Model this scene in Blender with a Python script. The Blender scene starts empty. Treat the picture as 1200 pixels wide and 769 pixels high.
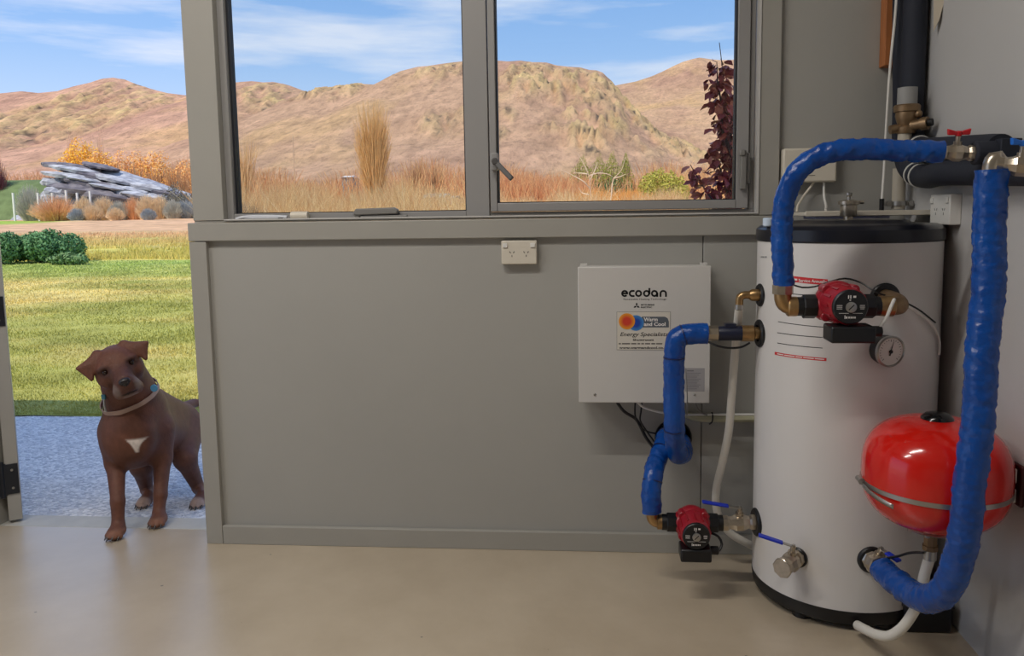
import bpy, bmesh, math, random
import numpy as np
from mathutils import Vector, Matrix

random.seed(7)
rng = np.random.default_rng(11)
C = bpy.context.scene.collection
SC = bpy.context.scene
PI = math.pi

# ------------------------------------------------------------------ camera
F, PITCH, YAW, ROLL, CH, PX, PY = 925.61, 0.10779, -0.08079, -0.01368, 1.24611, 23.609, -35.418
_f = np.array([math.sin(YAW)*math.cos(PITCH), math.cos(YAW)*math.cos(PITCH), -math.sin(PITCH)])
_r0 = np.array([math.cos(YAW), -math.sin(YAW), 0.0])
_u0 = np.cross(_r0, _f)
_R = math.cos(ROLL)*_r0 + math.sin(ROLL)*_u0
_U = -math.sin(ROLL)*_r0 + math.cos(ROLL)*_u0
_C = np.array([0.0, -2.8, CH])
cam_d = bpy.data.cameras.new('camera')
cam = bpy.data.objects.new('camera', cam_d)
C.objects.link(cam)
cam_d.sensor_width = 36
cam_d.lens = F/1200*36
cam_d.shift_x = -PX/1200
cam_d.shift_y = PY/1200
cam_d.clip_start = 0.05
cam_d.clip_end = 3000
cam.matrix_world = Matrix(((_R[0], _U[0], -_f[0], _C[0]), (_R[1], _U[1], -_f[1], _C[1]), (_R[2], _U[2], -_f[2], _C[2]), (0, 0, 0, 1)))
SC.camera = cam

# ------------------------------------------------------------------ view, sky, sun
SC.view_settings.view_transform = 'Standard'
SC.view_settings.look = 'None'
SC.view_settings.gamma = 1
SC.view_settings.use_curve_mapping = False
SC.view_settings.exposure = 0.0
SUN_ELEV, SUN_SIDE, SUN_E = 53, 28, 3.4
SKY_STRENGTH = 1.13
LAMP_W = 32.0

world = bpy.data.worlds.new('sky')
SC.world = world
world.use_nodes = True
wn, wl = world.node_tree.nodes, world.node_tree.links
wn.clear()
w_out = wn.new('ShaderNodeOutputWorld')
w_bg = wn.new('ShaderNodeBackground')
w_bg.inputs['Strength'].default_value = SKY_STRENGTH
wl.new(w_bg.outputs[0], w_out.inputs[0])
w_tc = wn.new('ShaderNodeTexCoord')
w_sep = wn.new('ShaderNodeSeparateXYZ')
wl.new(w_tc.outputs['Generated'], w_sep.inputs[0])
w_ramp = wn.new('ShaderNodeValToRGB')
wl.new(w_sep.outputs['Z'], w_ramp.inputs[0])
cr = w_ramp.color_ramp
cr.elements[0].position = 0.0
cr.elements[0].color = (0.62, 0.72, 0.90, 1)
cr.elements[1].position = 1.0
cr.elements[1].color = (0.10, 0.24, 0.62, 1)
for p, c in ((0.13, (0.45, 0.62, 0.90, 1)), (0.19, (0.31, 0.51, 0.86, 1)), (0.27, (0.22, 0.42, 0.80, 1)), (0.5, (0.15, 0.33, 0.72, 1))):
    e = cr.elements.new(p); e.color = c
w_map = wn.new('ShaderNodeMapping')
w_map.inputs['Scale'].default_value = (1.5, 1.5, 11.0)
w_map.inputs['Location'].default_value = (0.35, 0.1, 0.62)
wl.new(w_tc.outputs['Generated'], w_map.inputs[0])
w_noise = wn.new('ShaderNodeTexNoise')
w_noise.inputs['Scale'].default_value = 2.1
w_noise.inputs['Detail'].default_value = 6
w_noise.inputs['Roughness'].default_value = 0.55
wl.new(w_map.outputs[0], w_noise.inputs['Vector'])
w_cr = wn.new('ShaderNodeValToRGB')
w_cr.color_ramp.elements[0].position = 0.46
w_cr.color_ramp.elements[0].color = (0, 0, 0, 1)
w_cr.color_ramp.elements[1].position = 0.66
w_cr.color_ramp.elements[1].color = (0.8, 0.8, 0.8, 1)
wl.new(w_noise.outputs['Fac'], w_cr.inputs[0])
w_mix = wn.new('ShaderNodeMixRGB')
wl.new(w_cr.outputs[0], w_mix.inputs[0])
wl.new(w_ramp.outputs[0], w_mix.inputs[1])
w_mix.inputs[2].default_value = (0.74, 0.79, 0.92, 1)
wl.new(w_mix.outputs[0], w_bg.inputs[0])

sun_d = bpy.data.lights.new('sun', 'SUN')
sun = bpy.data.objects.new('sun', sun_d)
C.objects.link(sun)
sun_d.energy = SUN_E
sun_d.color = (1.0, 0.91, 0.78)
sun_d.angle = 0.0093
_el, _az = math.radians(SUN_ELEV), math.radians(SUN_SIDE)
_to = Vector((-math.cos(_el)*math.sin(_az), -math.cos(_el)*math.cos(_az), math.sin(_el)))
sun.rotation_euler = _to.to_track_quat('Z', 'Y').to_euler()
sun.location = (0, -8, 12)


# ------------------------------------------------------------------ helpers
def ray(px, py):
    return _f + _R*((px-600-PX)/F) - _U*((py-384.5-PY)/F)


def at(px, py, Y=None, X=None, Z=None):
    d = ray(px, py)
    t = (Y-_C[1])/d[1] if Y is not None else (X/d[0] if X is not None else (Z-_C[2])/d[2])
    return Vector(_C + d*t)


def srgb(r, g, b):
    def l(v):
        v /= 255
        return v/12.92 if v <= 0.04045 else ((v+0.055)/1.055)**2.4
    return (l(r), l(g), l(b), 1)


MATS = {}


def mat(name, col, rough=0.5, metal=0.0, var=0.0, scale=8.0, bump=0.0, bscale=60.0, spec=0.5, coat=0.0, col2=None, stretch=None, attr=False, sub=0.0):
    if name in MATS:
        return MATS[name]
    m = bpy.data.materials.new(name)
    m.use_nodes = True
    n, l = m.node_tree.nodes, m.node_tree.links
    b = n['Principled BSDF']
    b.inputs['Roughness'].default_value = rough
    b.inputs['Metallic'].default_value = metal
    b.inputs['Specular IOR Level'].default_value = spec
    b.inputs['Coat Weight'].default_value = coat
    b.inputs['Base Color'].default_value = col
    tc = n.new('ShaderNodeTexCoord')
    vec = tc.outputs['Object']
    if stretch:
        mp = n.new('ShaderNodeMapping'); mp.inputs['Scale'].default_value = stretch
        l.new(vec, mp.inputs[0]); vec = mp.outputs[0]
    last = None
    if attr:
        at_ = n.new('ShaderNodeAttribute'); at_.attribute_name = 'Col'
        last = at_.outputs['Color']
        l.new(last, b.inputs['Base Color'])
    if var or col2:
        t = n.new('ShaderNodeTexNoise'); t.inputs['Scale'].default_value = scale
        t.inputs['Detail'].default_value = 6; t.inputs['Roughness'].default_value = 0.6
        l.new(vec, t.inputs['Vector'])
        rp = n.new('ShaderNodeValToRGB')
        rp.color_ramp.elements[0].position = 0.34; rp.color_ramp.elements[1].position = 0.66
        if attr:
            rp.color_ramp.elements[0].color = (1-var,)*3+(1,); rp.color_ramp.elements[1].color = (1+var,)*3+(1,)
            mx = n.new('ShaderNodeMixRGB'); mx.blend_type = 'MULTIPLY'; mx.inputs[0].default_value = 1
            l.new(last, mx.inputs[1]); l.new(rp.outputs[0], mx.inputs[2]); l.new(mx.outputs[0], b.inputs['Base Color'])
        else:
            c2 = col2 if col2 else tuple(v*(1-var) for v in col[:3])+(1,)
            rp.color_ramp.elements[0].color = c2; rp.color_ramp.elements[1].color = col
            l.new(rp.outputs[0], b.inputs['Base Color'])
        l.new(t.outputs['Fac'], rp.inputs[0])
    if bump:
        t2 = n.new('ShaderNodeTexNoise'); t2.inputs['Scale'].default_value = bscale; t2.inputs['Detail'].default_value = 5
        l.new(vec, t2.inputs['Vector'])
        bp = n.new('ShaderNodeBump'); bp.inputs['Strength'].default_value = bump; bp.inputs['Distance'].default_value = 0.01
        l.new(t2.outputs['Fac'], bp.inputs['Height']); l.new(bp.outputs[0], b.inputs['Normal'])
    MATS[name] = m
    return m


def glass_mat():
    m = bpy.data.materials.new('window_glass'); m.use_nodes = True
    n, l = m.node_tree.nodes, m.node_tree.links
    n.clear()
    o = n.new('ShaderNodeOutputMaterial'); mx = n.new('ShaderNodeMixShader')
    tr = n.new('ShaderNodeBsdfTransparent'); tr.inputs[0].default_value = (0.97, 0.985, 0.98, 1)
    gl = n.new('ShaderNodeBsdfGlossy'); gl.inputs['Roughness'].default_value = 0.01
    fr = n.new('ShaderNodeFresnel'); fr.inputs[0].default_value = 1.45
    l.new(fr.outputs[0], mx.inputs[0]); l.new(tr.outputs[0], mx.inputs[1]); l.new(gl.outputs[0], mx.inputs[2]); l.new(mx.outputs[0], o.inputs[0])
    return m


class MB:
    def __init__(s):
        s.v, s.f = [], []

    def add(s, vs, fs):
        o = len(s.v)
        s.v += [tuple(p) for p in vs]
        s.f += [tuple(i+o for i in f) for f in fs]
        return s

    def box(s, x0, x1, y0, y1, z0, z1):
        vs = [(x, y, z) for z in (z0, z1) for y in (y0, y1) for x in (x0, x1)]
        return s.add(vs, [(0, 2, 3, 1), (4, 5, 7, 6), (0, 1, 5, 4), (2, 6, 7, 3), (0, 4, 6, 2), (1, 3, 7, 5)])

    def obox(s, c, ax, ay, az):
        """box at c with half-axis vectors"""
        c, ax, ay, az = Vector(c), Vector(ax), Vector(ay), Vector(az)
        vs = [c+ax*i+ay*j+az*k for k in (-1, 1) for j in (-1, 1) for i in (-1, 1)]
        return s.add(vs, [(0, 2, 3, 1), (4, 5, 7, 6), (0, 1, 5, 4), (2, 6, 7, 3), (0, 4, 6, 2), (1, 3, 7, 5)])

    def rev(s, a, b, prof, n=24, cap=True):
        """lathe: axis a->b, prof = [(t along in metres from a, radius)]"""
        a, b = Vector(a), Vector(b)
        d = (b-a).normalized()
        x = d.orthogonal().normalized(); y = d.cross(x)
        vs, fs = [], []
        for t, r in prof:
            for i in range(n):
                an = 2*PI*i/n
                vs.append(a+d*t+(x*math.cos(an)+y*math.sin(an))*max(r, 1e-5))
        for k in range(len(prof)-1):
            for i in range(n):
                j = (i+1) % n
                fs.append((k*n+i, k*n+j, (k+1)*n+j, (k+1)*n+i))
        if cap:
            fs.append(tuple(reversed(range(n))))
            fs.append(tuple(range((len(prof)-1)*n, len(prof)*n)))
        return s.add(vs, fs)

    def cyl(s, a, b, r, r2=None, n=24, ch=0.0):
        a, b = Vector(a), Vector(b); L = (b-a).length; r2 = r if r2 is None else r2
        if ch:
            return s.rev(a, b, [(0, r-ch), (ch, r), (L-ch, r2), (L, r2-ch)], n)
        return s.rev(a, b, [(0, r), (L, r2)], n)

    def sphere(s, c, rx, ry=None, rz=None, n=16, M=None):
        ry = rx if ry is None else ry; rz = rx if rz is None else rz
        vs, fs = [], []
        m = n//2
        for k in range(m+1):
            th = PI*k/m
            for i in range(n):
                an = 2*PI*i/n
                p = Vector((rx*math.sin(th)*math.cos(an), ry*math.sin(th)*math.sin(an), rz*math.cos(th)))
                if M: p = M @ p
                vs.append(Vector(c)+p)
        for k in range(m):
            for i in range(n):
                j = (i+1) % n
                fs.append((k*n+i, (k+1)*n+i, (k+1)*n+j, k*n+j))
        return s.add(vs, fs)

    def tube(s, pts, r, n=12, cap=True, rfun=None, step=None):
        P = smooth_path(pts, step) if step else [Vector(p) for p in pts]
        vs, fs = [], []
        up = None; L = 0
        for k, p in enumerate(P):
            d = (P[min(k+1, len(P)-1)]-P[max(k-1, 0)]).normalized()
            if up is None:
                up = d.orthogonal().normalized()
            up = (up-d*up.dot(d)).normalized()
            sd = d.cross(up)
            if k: L += (p-P[k-1]).length
            for i in range(n):
                an = 2*PI*i/n
                rr = rfun(L, an, k/(len(P)-1)) if rfun else r
                vs.append(p+(up*math.cos(an)+sd*math.sin(an))*rr)
        for k in range(len(P)-1):
            for i in range(n):
                j = (i+1) % n
                fs.append((k*n+i, k*n+j, (k+1)*n+j, (k+1)*n+i))
        if cap:
            fs.append(tuple(reversed(range(n)))); fs.append(tuple(range((len(P)-1)*n, len(P)*n)))
        return s.add(vs, fs)

    def prism(s, poly, d):
        """poly: list of 3D points, extruded by d"""
        n = len(poly); d = Vector(d)
        vs = [Vector(p) for p in poly]+[Vector(p)+d for p in poly]
        fs = [tuple(range(n)), tuple(reversed(range(n, 2*n)))]
        fs += [(i+n, (i+1) % n+n, (i+1) % n, i) for i in range(n)]
        return s.add(vs, fs)

    def build(s, name, m, parent=None, smooth=35, bevel=0.0, seg=2):
        me = bpy.data.meshes.new(name)
        me.from_pydata(s.v, [], s.f)
        bm = bmesh.new(); bm.from_mesh(me); bmesh.ops.recalc_face_normals(bm, faces=bm.faces); bm.to_mesh(me); bm.free()
        me.materials.append(m)
        if smooth:
            me.shade_smooth(); me.set_sharp_from_angle(angle=math.radians(smooth))
        o = link(name, me, parent)
        if bevel:
            md = o.modifiers.new('edge', 'BEVEL'); md.width = bevel; md.segments = seg; md.limit_method = 'ANGLE'; md.angle_limit = 0.6
        return o


def link(name, me, parent=None):
    o = bpy.data.objects.new(name, me)
    C.objects.link(o)
    if parent:
        o.parent = parent
        o.matrix_parent_inverse = base_of(parent).inverted()
    return o


def base_of(o):
    """world matrix of an unrotated object and its parents"""
    M = Matrix.Translation(o.location)
    if o.parent:
        M = base_of(o.parent) @ o.matrix_parent_inverse @ M
    return M


def smooth_path(pts, step=0.01):
    P = [Vector(p) for p in pts]
    P = [P[0]*2-P[1]]+P+[P[-1]*2-P[-2]]
    out = []
    for i in range(1, len(P)-2):
        a, b, c, d = P[i-1], P[i], P[i+1], P[i+2]
        def tj(t, p, q): return t+max((q-p).length, 1e-6)**0.5
        t0 = 0; t1 = tj(t0, a, b); t2 = tj(t1, b, c); t3 = tj(t2, c, d)
        n = max(2, int((c-b).length/step))
        for k in range(n):
            t = t1+(t2-t1)*k/n
            A1 = a*((t1-t)/(t1-t0))+b*((t-t0)/(t1-t0)); A2 = b*((t2-t)/(t2-t1))+c*((t-t1)/(t2-t1)); A3 = c*((t3-t)/(t3-t2))+d*((t-t2)/(t3-t2))
            B1 = A1*((t2-t)/(t2-t0))+A2*((t-t0)/(t2-t0)); B2 = A2*((t3-t)/(t3-t1))+A3*((t-t1)/(t3-t1))
            out.append(B1*((t2-t)/(t2-t1))+B2*((t-t1)/(t2-t1)))
    out.append(P[-2])
    return out


def tag(o, label=None, cat=None, group=None, kind=None):
    if label: o['label'] = label
    if cat: o['category'] = cat
    if group: o['group'] = group
    if kind: o['kind'] = kind
    return o


def thing(name, label, cat, loc, group=None):
    o = bpy.data.objects.new(name, None); C.objects.link(o)
    o.location = loc; o.empty_display_size = 0.05
    return tag(o, label, cat, group)


def struct(name, mb, m, bevel=0.0, smooth=35, parent=None, label=None):
    o = mb.build(name, m, parent, smooth, bevel)
    if not parent: o['kind'] = 'structure'
    return o


def npmesh(name, V, Fc, m, parent=None, cols=None, smooth=False):
    """fast mesh from numpy arrays; Fc (n,3) or (n,4)"""
    V = np.asarray(V, np.float32); Fc = np.asarray(Fc, np.int32)
    me = bpy.data.meshes.new(name)
    k = Fc.shape[1]
    me.vertices.add(len(V)); me.vertices.foreach_set('co', V.ravel())
    me.loops.add(Fc.size); me.loops.foreach_set('vertex_index', Fc.ravel())
    me.polygons.add(len(Fc)); me.polygons.foreach_set('loop_start', np.arange(0, Fc.size, k, dtype=np.int32))
    try: me.polygons.foreach_set('loop_total', np.full(len(Fc), k, np.int32))
    except Exception: pass
    me.update(calc_edges=True)
    me.validate()
    if cols is not None:
        ca = me.color_attributes.new('Col', 'FLOAT_COLOR', 'POINT')
        c4 = np.ones((len(V), 4), np.float32); c4[:, :3] = cols
        ca.data.foreach_set('color', c4.ravel())
    me.materials.append(m)
    if smooth: me.shade_smooth()
    return link(name, me, parent)


def text_geo(body, size, bold=0.0, shear=0.0, align='LEFT', width=1.0, space=1.0):
    """lettering as mesh data (verts in the XY plane)"""
    cu = bpy.data.curves.new('t', 'FONT'); cu.body = body; cu.size = size; cu.offset = bold; cu.shear = shear; cu.align_x = align
    cu.resolution_u = 3; cu.space_character = space
    o = bpy.data.objects.new('t', cu); C.objects.link(o)
    dg = bpy.context.evaluated_depsgraph_get()
    me = bpy.data.meshes.new_from_object(o.evaluated_get(dg))
    V = [(v.co.x*width, v.co.y) for v in me.vertices]; Fs = [tuple(p.vertices) for p in me.polygons]
    bpy.data.objects.remove(o); bpy.data.curves.remove(cu); bpy.data.meshes.remove(me)
    return V, Fs


def letter(body, size, loc, m, parent, name='lettering', fit=None, **k):
    """lettering on a face that looks along -Y; loc = centre of baseline when align CENTER; fit = wanted width"""
    V, Fs = text_geo(body, size, **k)
    if fit:
        w = max(v[0] for v in V)-min(v[0] for v in V); q = fit/w
        V = [(v[0]*q, v[1]) for v in V]
    mb = MB()
    mb.add([(loc[0]+v[0], loc[1], loc[2]+v[1]) for v in V], Fs)
    return mb.build(name, m, parent, smooth=0)


# value noise
def vnoise(x, y, seed=0):
    xi, yi = np.floor(x).astype(np.int64), np.floor(y).astype(np.int64)
    xf, yf = x-xi, y-yi
    xf = xf*xf*(3-2*xf); yf = yf*yf*(3-2*yf)
    def h(a, b):
        n = (a*374761393+b*668265263+seed*974634777) & 0xffffffff
        n = ((n ^ (n >> 13))*1274126177) & 0xffffffff
        return ((n ^ (n >> 16)) & 0xffff)/65535.0
    return (h(xi, yi)*(1-xf)+h(xi+1, yi)*xf)*(1-yf)+(h(xi, yi+1)*(1-xf)+h(xi+1, yi+1)*xf)*yf


def fbm(x, y, seed=0, o=5, g=0.5):
    a, s, t = 1.0, 0, 0
    for i in range(o):
        s = s+a*vnoise(x*2**i, y*2**i, seed+i*17); t += a; a *= g
    return s/t


def ridged(x, y, seed=0, o=5, g=0.55):
    a, s, t = 1.0, 0, 0
    for i in range(o):
        s = s+a*(1-np.abs(2*vnoise(x*2**i, y*2**i, seed+i*31)-1)); t += a; a *= g
    return s/t


# ------------------------------------------------------------------ materials
M_WALL = mat('grey_wall_paint', srgb(172, 169, 162), 0.55, var=0.05, scale=1.5, bump=0.03, bscale=180)
M_LINE = mat('grey_lining_paint', srgb(168, 166, 160), 0.5, var=0.05, scale=1.2, bump=0.03, bscale=150)
M_TRIM = mat('grey_trim_paint', srgb(164, 161, 153), 0.42, var=0.05, scale=3, bump=0.02, bscale=90)
M_RWALL = mat('pale_wall_paint', srgb(196, 195, 194), 0.5, var=0.04, scale=1.2, bump=0.03, bscale=150)
M_FRAME = mat('grey_aluminium', srgb(150, 148, 146), 0.4, metal=0.0)
M_DARKGAP = mat('dark_rubber', srgb(28, 30, 38), 0.6)
M_WHITE = mat('white_plastic', srgb(226, 224, 218), 0.35)
M_CREAM = mat('cream_plastic', srgb(214, 206, 190), 0.4)
M_TANK = mat('white_enamel', srgb(222, 219, 216), 0.32, var=0.02, scale=3)
M_BOX = mat('white_box_enamel', srgb(206, 203, 198), 0.4)
M_BLACK = mat('black_plastic', srgb(18, 19, 22), 0.4)
M_LID = mat('black_lid', srgb(20, 22, 32), 0.28)
M_RED = mat('red_casting', srgb(158, 24, 40), 0.38, var=0.12, scale=30, bump=0.05, bscale=200)
M_VESSEL = mat('red_gloss', srgb(214, 28, 18), 0.16, coat=0.4)
M_BRASS = mat('brass', srgb(184, 150, 104), 0.32, metal=0.9, var=0.25, scale=40)
M_BRONZE = mat('dull_bronze', srgb(150, 124, 94), 0.42, metal=0.7, var=0.25, scale=40)
M_NICKEL = mat('nickel', srgb(196, 184, 166), 0.28, metal=0.9, var=0.2, scale=40)
M_STEEL = mat('steel', srgb(176, 174, 170), 0.35, metal=0.9)
M_LAG = mat('black_foam', srgb(34, 38, 50), 0.75, bump=0.1, bscale=80)
M_BLUEH = mat('blue_vinyl', srgb(26, 52, 190), 0.4)
M_REDH = mat('red_handle', srgb(200, 22, 36), 0.4)
M_HOSE = mat('white_hose', srgb(222, 218, 208), 0.45)
M_INK = mat('black_ink', srgb(14, 14, 16), 0.6)
M_GREYP = mat('grey_plastic', srgb(128, 126, 122), 0.45)


def tape_mat():
    m = mat('blue_tape', srgb(10, 66, 186), 0.26, bump=0.35, bscale=55, spec=0.5)
    n, l = m.node_tree.nodes, m.node_tree.links
    b = n['Principled BSDF']
    t = n.new('ShaderNodeTexNoise'); t.inputs['Scale'].default_value = 14
    rp = n.new('ShaderNodeValToRGB'); rp.color_ramp.elements[0].color = srgb(3, 56, 132); rp.color_ramp.elements[1].color = srgb(6, 84, 172)
    tc = n.new('ShaderNodeTexCoord'); l.new(tc.outputs['Object'], t.inputs['Vector'])
    l.new(t.outputs['Fac'], rp.inputs[0]); l.new(rp.outputs[0], b.inputs['Base Color'])
    return m


M_TAPE = tape_mat()
GLASS = glass_mat()


def floor_mat():
    m = mat('painted_concrete', srgb(190, 180, 158), 0.3, var=0.0, spec=0.5, coat=1.0)
    n, l = m.node_tree.nodes, m.node_tree.links
    b = n['Principled BSDF']
    tc = n.new('ShaderNodeTexCoord')
    t = n.new('ShaderNodeTexNoise'); t.inputs['Scale'].default_value = 2.2; t.inputs['Detail'].default_value = 8; t.inputs['Roughness'].default_value = 0.65
    l.new(tc.outputs['Object'], t.inputs['Vector'])
    rp = n.new('ShaderNodeValToRGB')
    rp.color_ramp.elements[0].position = 0.3; rp.color_ramp.elements[0].color = srgb(182, 166, 142)
    rp.color_ramp.elements[1].position = 0.7; rp.color_ramp.elements[1].color = srgb(202, 187, 164)
    l.new(t.outputs['Fac'], rp.inputs[0])
    # small dark specks of dirt
    v = n.new('ShaderNodeTexVoronoi'); v.inputs['Scale'].default_value = 7.0; l.new(tc.outputs['Object'], v.inputs['Vector'])
    lt = n.new('ShaderNodeMath'); lt.operation = 'LESS_THAN'; lt.inputs[1].default_value = 0.035; l.new(v.outputs['Distance'], lt.inputs[0])
    mx = n.new('ShaderNodeMixRGB'); l.new(lt.outputs[0], mx.inputs[0]); l.new(rp.outputs[0], mx.inputs[1]); mx.inputs[2].default_value = srgb(120, 112, 98)
    l.new(mx.outputs[0], b.inputs['Base Color'])
    r2 = n.new('ShaderNodeMapRange'); n_c = b.inputs['Coat Roughness']; n_c.default_value = 0.34
    r2.inputs['To Min'].default_value = 0.2; r2.inputs['To Max'].default_value = 0.42
    l.new(t.outputs['Fac'], r2.inputs[0]); l.new(r2.outputs[0], b.inputs['Roughness'])
    bp = n.new('ShaderNodeBump'); bp.inputs['Strength'].default_value = 0.12; bp.inputs['Distance'].default_value = 0.02
    t3 = n.new('ShaderNodeTexNoise'); t3.inputs['Scale'].default_value = 9; t3.inputs['Detail'].default_value = 6; l.new(tc.outputs['Object'], t3.inputs['Vector'])
    l.new(t3.outputs['Fac'], bp.inputs['Height']); l.new(bp.outputs[0], b.inputs['Normal'])
    return m


# ------------------------------------------------------------------ room shell
RX = 1.06          # right wall
struct('floor', MB().box(-4, RX, -6, 0.13, -0.15, 0), floor_mat())
M_SILLC = mat('bare_concrete', srgb(196, 194, 186), 0.5, var=0.12, scale=12, bump=0.1, bscale=70)
struct('trim_1', MB().box(-4, RX, 0.134, 0.25, -0.3, 0.0), M_SILLC, bevel=0.004)['label'] = 'pale concrete threshold strip across the doorway'
wb = MB()
wb.box(-1.488, 1.3, 0.041, 0.25, 0, 1.2)           # below the window
wb.box(0.585, 1.3, 0.041, 0.25, 1.2, 3.1)          # right of the window
wb.box(-1.468, 0.585, 0.041, 0.25, 2.35, 3.1)      # above the window
wb.box(-2.44, -1.468, 0.041, 0.25, 2.3, 3.1)       # above the door
wb.box(-14, -2.62, 0.041, 0.25, 0, 3.1)  # left of the door; run on unseen past the room to shade the gravel
wb.box(-2.62, -2.44, 0.2, 0.25, 0, 3.1)
back = struct('wall_back', wb, M_WALL)
MB().box(-1.43, 0.3762, 0.02, 0.04, 0.0, 1.2).build('lining_panel', M_LINE, back, bevel=0.002)
MB().box(0.3788, RX, 0.02, 0.04, 0.0, 1.2).build('lining_panel', M_LINE, back, bevel=0.002)
MB().box(0.62, RX, 0.02, 0.04, 1.2, 3.1).build('lining_panel', M_LINE, back, bevel=0.002)
MB().box(-4, -2.6, 0.02, 0.04, 0, 3.1).build('lining_panel', M_LINE, back, bevel=0.002)
struct('wall_right', MB().box(RX, 1.3, -6, 0.041, 0, 3.1), M_RWALL)
struct('wall_left', MB().box(-4.2, -4, -6.2, -3.3, 0, 3.1).box(-4.2, -4, -0.25, 0.041, 0, 3.1).box(-4.2, -4, -3.3, -0.25, 2.4, 3.1), M_WALL)
d2 = struct('door_2', MB().box(-4.16, -4.04, -3.3, -3.22, 0, 2.4).box(-4.16, -4.04, -0.33, -0.25, 0, 2.4).box(-4.16, -4.04, -3.22, -0.33, 2.3, 2.4), M_FRAME)   # open roller door
MB().cyl((-3.85, -3.25, 2.62), (-3.85, -0.3, 2.62), 0.16, n=24).build('roller', M_FRAME, d2)
struct('ground_side', MB().box(-40, -4.0, -60, 0.25, -0.3, -0.03), mat('yard_gravel', srgb(196, 192, 186), 0.9, var=0.2, scale=3))
struct('wall_rear', MB().box(-4, 1.3, -6.2, -6, 0, 3.1), M_RWALL)
struct('ceiling', MB().box(-4.3, 1.4, -6.3, 0.3, 3.1, 3.25), M_RWALL)
struct('wall_shade', MB().box(-14, -4.3, 0.041, 0.25, 3.1, 3.25), M_WALL)  # unseen top strip of the extended wall, added to cast shade outside
struct('trim_2', MB().box(-1.49, -1.426, 0.0, 0.041, 0, 1.155), M_TRIM, bevel=0.002)          # left upright of the panel frame
struct('trim_3', MB().box(-1.49, 0.63, -0.004, 0.041, 1.157, 1.224), M_TRIM, bevel=0.003)       # apron below the sill
struct('trim_4', MB().box(-1.425, RX, 0.0, 0.02, 0, 0.071), M_TRIM, bevel=0.002)               # skirting rail
struct('trim_5', MB().box(-1.468, -1.352, 0.0, 0.105, 1.232, 2.35).box(-1.468, -1.43, 0.105, 0.25, 1.232, 2.35), M_TRIM, bevel=0.002)         # post between door and window
struct('trim_6', MB().box(0.562, 0.63, 0.0, 0.041, 1.226, 3.1), M_TRIM, bevel=0.002)           # board right of the window
struct('trim_7', MB().box(-1.466, 0.585, 0.004, 0.25, 1.2245, 1.2315), M_TRIM, bevel=0.001)       # sill ledge
MT2 = mat('pale_moulding', srgb(196, 194, 190), 0.4)
struct('trim_8', MB().box(0.5525, 0.5615, -0.004, 0.03, 1.2315, 2.35).box(-1.35, 0.5525, -0.004, 0.012, 1.2315, 1.2365), MT2)
struct('trim_9', MB().box(0.5615, 0.585, 0.041, 0.25, 1.232, 2.35), mat('pale_reveal', srgb(190, 190, 192), 0.45))
struct('trim_10', MB().box(-2.62, -2.44, 0.02, 0.2, 0, 2.3), M_TRIM, bevel=0.003)               # door jamb
struct('trim_11', MB().box(-2.44, -1.468, 0.02, 0.041, 2.3, 2.4), M_TRIM)

# windows (grey aluminium frames)
w1 = struct('window_1', MB().box(-1.352, -1.3265, 0.03, 0.1, 1.2315, 2.35).box(-0.462, -0.378, 0.03, 0.1, 1.2315, 2.35)
            .box(-1.3265, -0.462, 0.03, 0.1, 1.2315, 1.255).box(-1.3265, -0.462, 0.03, 0.1, 2.31, 2.35), M_FRAME, bevel=0.002)
MB().box(-1.3265, -1.319, 0.05, 0.085, 1.255, 2.31).box(-0.468, -0.462, 0.05, 0.085, 1.255, 2.31).box(-1.319, -0.468, 0.05, 0.085, 1.255, 1.2585).build('gasket', M_DARKGAP, w1)
MB().box(-1.319, -0.468, 0.066, 0.07, 1.2585, 2.31).build('pane', GLASS, w1)
w2 = struct('window_2', MB().box(-0.374, -0.349, 0.028, 0.09, 1.25, 2.33).box(0.49, 0.532, 0.028, 0.09, 1.25, 2.33)
            .box(-0.349, 0.49, 0.028, 0.09, 1.25, 1.281).box(-0.349, 0.49, 0.028, 0.09, 2.29, 2.33), M_FRAME, bevel=0.003)
MB().box(-0.378, 0.5525, 0.04, 0.1, 1.2365, 1.249).box(0.535, 0.5525, 0.04, 0.1, 1.249, 2.34).build('outer_frame', M_FRAME, w2, bevel=0.002)
MB().box(-0.349, -0.345, 0.04, 0.08, 1.281, 2.29).box(0.485, 0.49, 0.04, 0.08, 1.281, 2.29).box(-0.345, 0.485, 0.04, 0.08, 1.281, 1.284).build('gasket', M_DARKGAP, w2)
MB().box(-0.345, 0.485, 0.056, 0.06, 1.284, 2.29).build('pane', GLASS, w2)
hb = MB()
p0 = at(579, 189, -0.005)
hb.box(p0.x-0.012, p0.x+0.012, -0.004, 0.03, p0.z-0.032, p0.z+0.03)
hd = hb.build('latch_base', M_FRAME, w2, bevel=0.004)
a_, b_ = at(580, 189, -0.02), at(600, 210, -0.045)
dv = (b_-a_); nrm = Vector((0, -1, 0)).cross(dv).normalized()
MB().obox((a_+b_)/2, dv/2, nrm*0.009, Vector((0, 1, 0)).cross(nrm).cross(nrm).normalized()*0.006 if False else dv.cross(nrm).normalized()*0.006).cyl(a_+Vector((0, -0.01, 0)), a_+Vector((0, 0.02, 0)), 0.012).build('latch_lever', mat('dark_grey_lever', srgb(84, 82, 80), 0.4), hd, bevel=0.003)
s0, s1 = at(869, 222, 0.02), at(869, 176, 0.02)
MB().box(s0.x-0.006, s0.x+0.012, -0.002, 0.028, s0.z, s1.z).box(s0.x+0.012, s0.x+0.026, 0.012, 0.028, s0.z+0.02, s1.z-0.01).box(s0.x-0.01, s0.x+0.006, -0.008, 0.02, s1.z-0.02, s1.z).build('stay', M_GREYP, w2, bevel=0.003)

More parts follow.
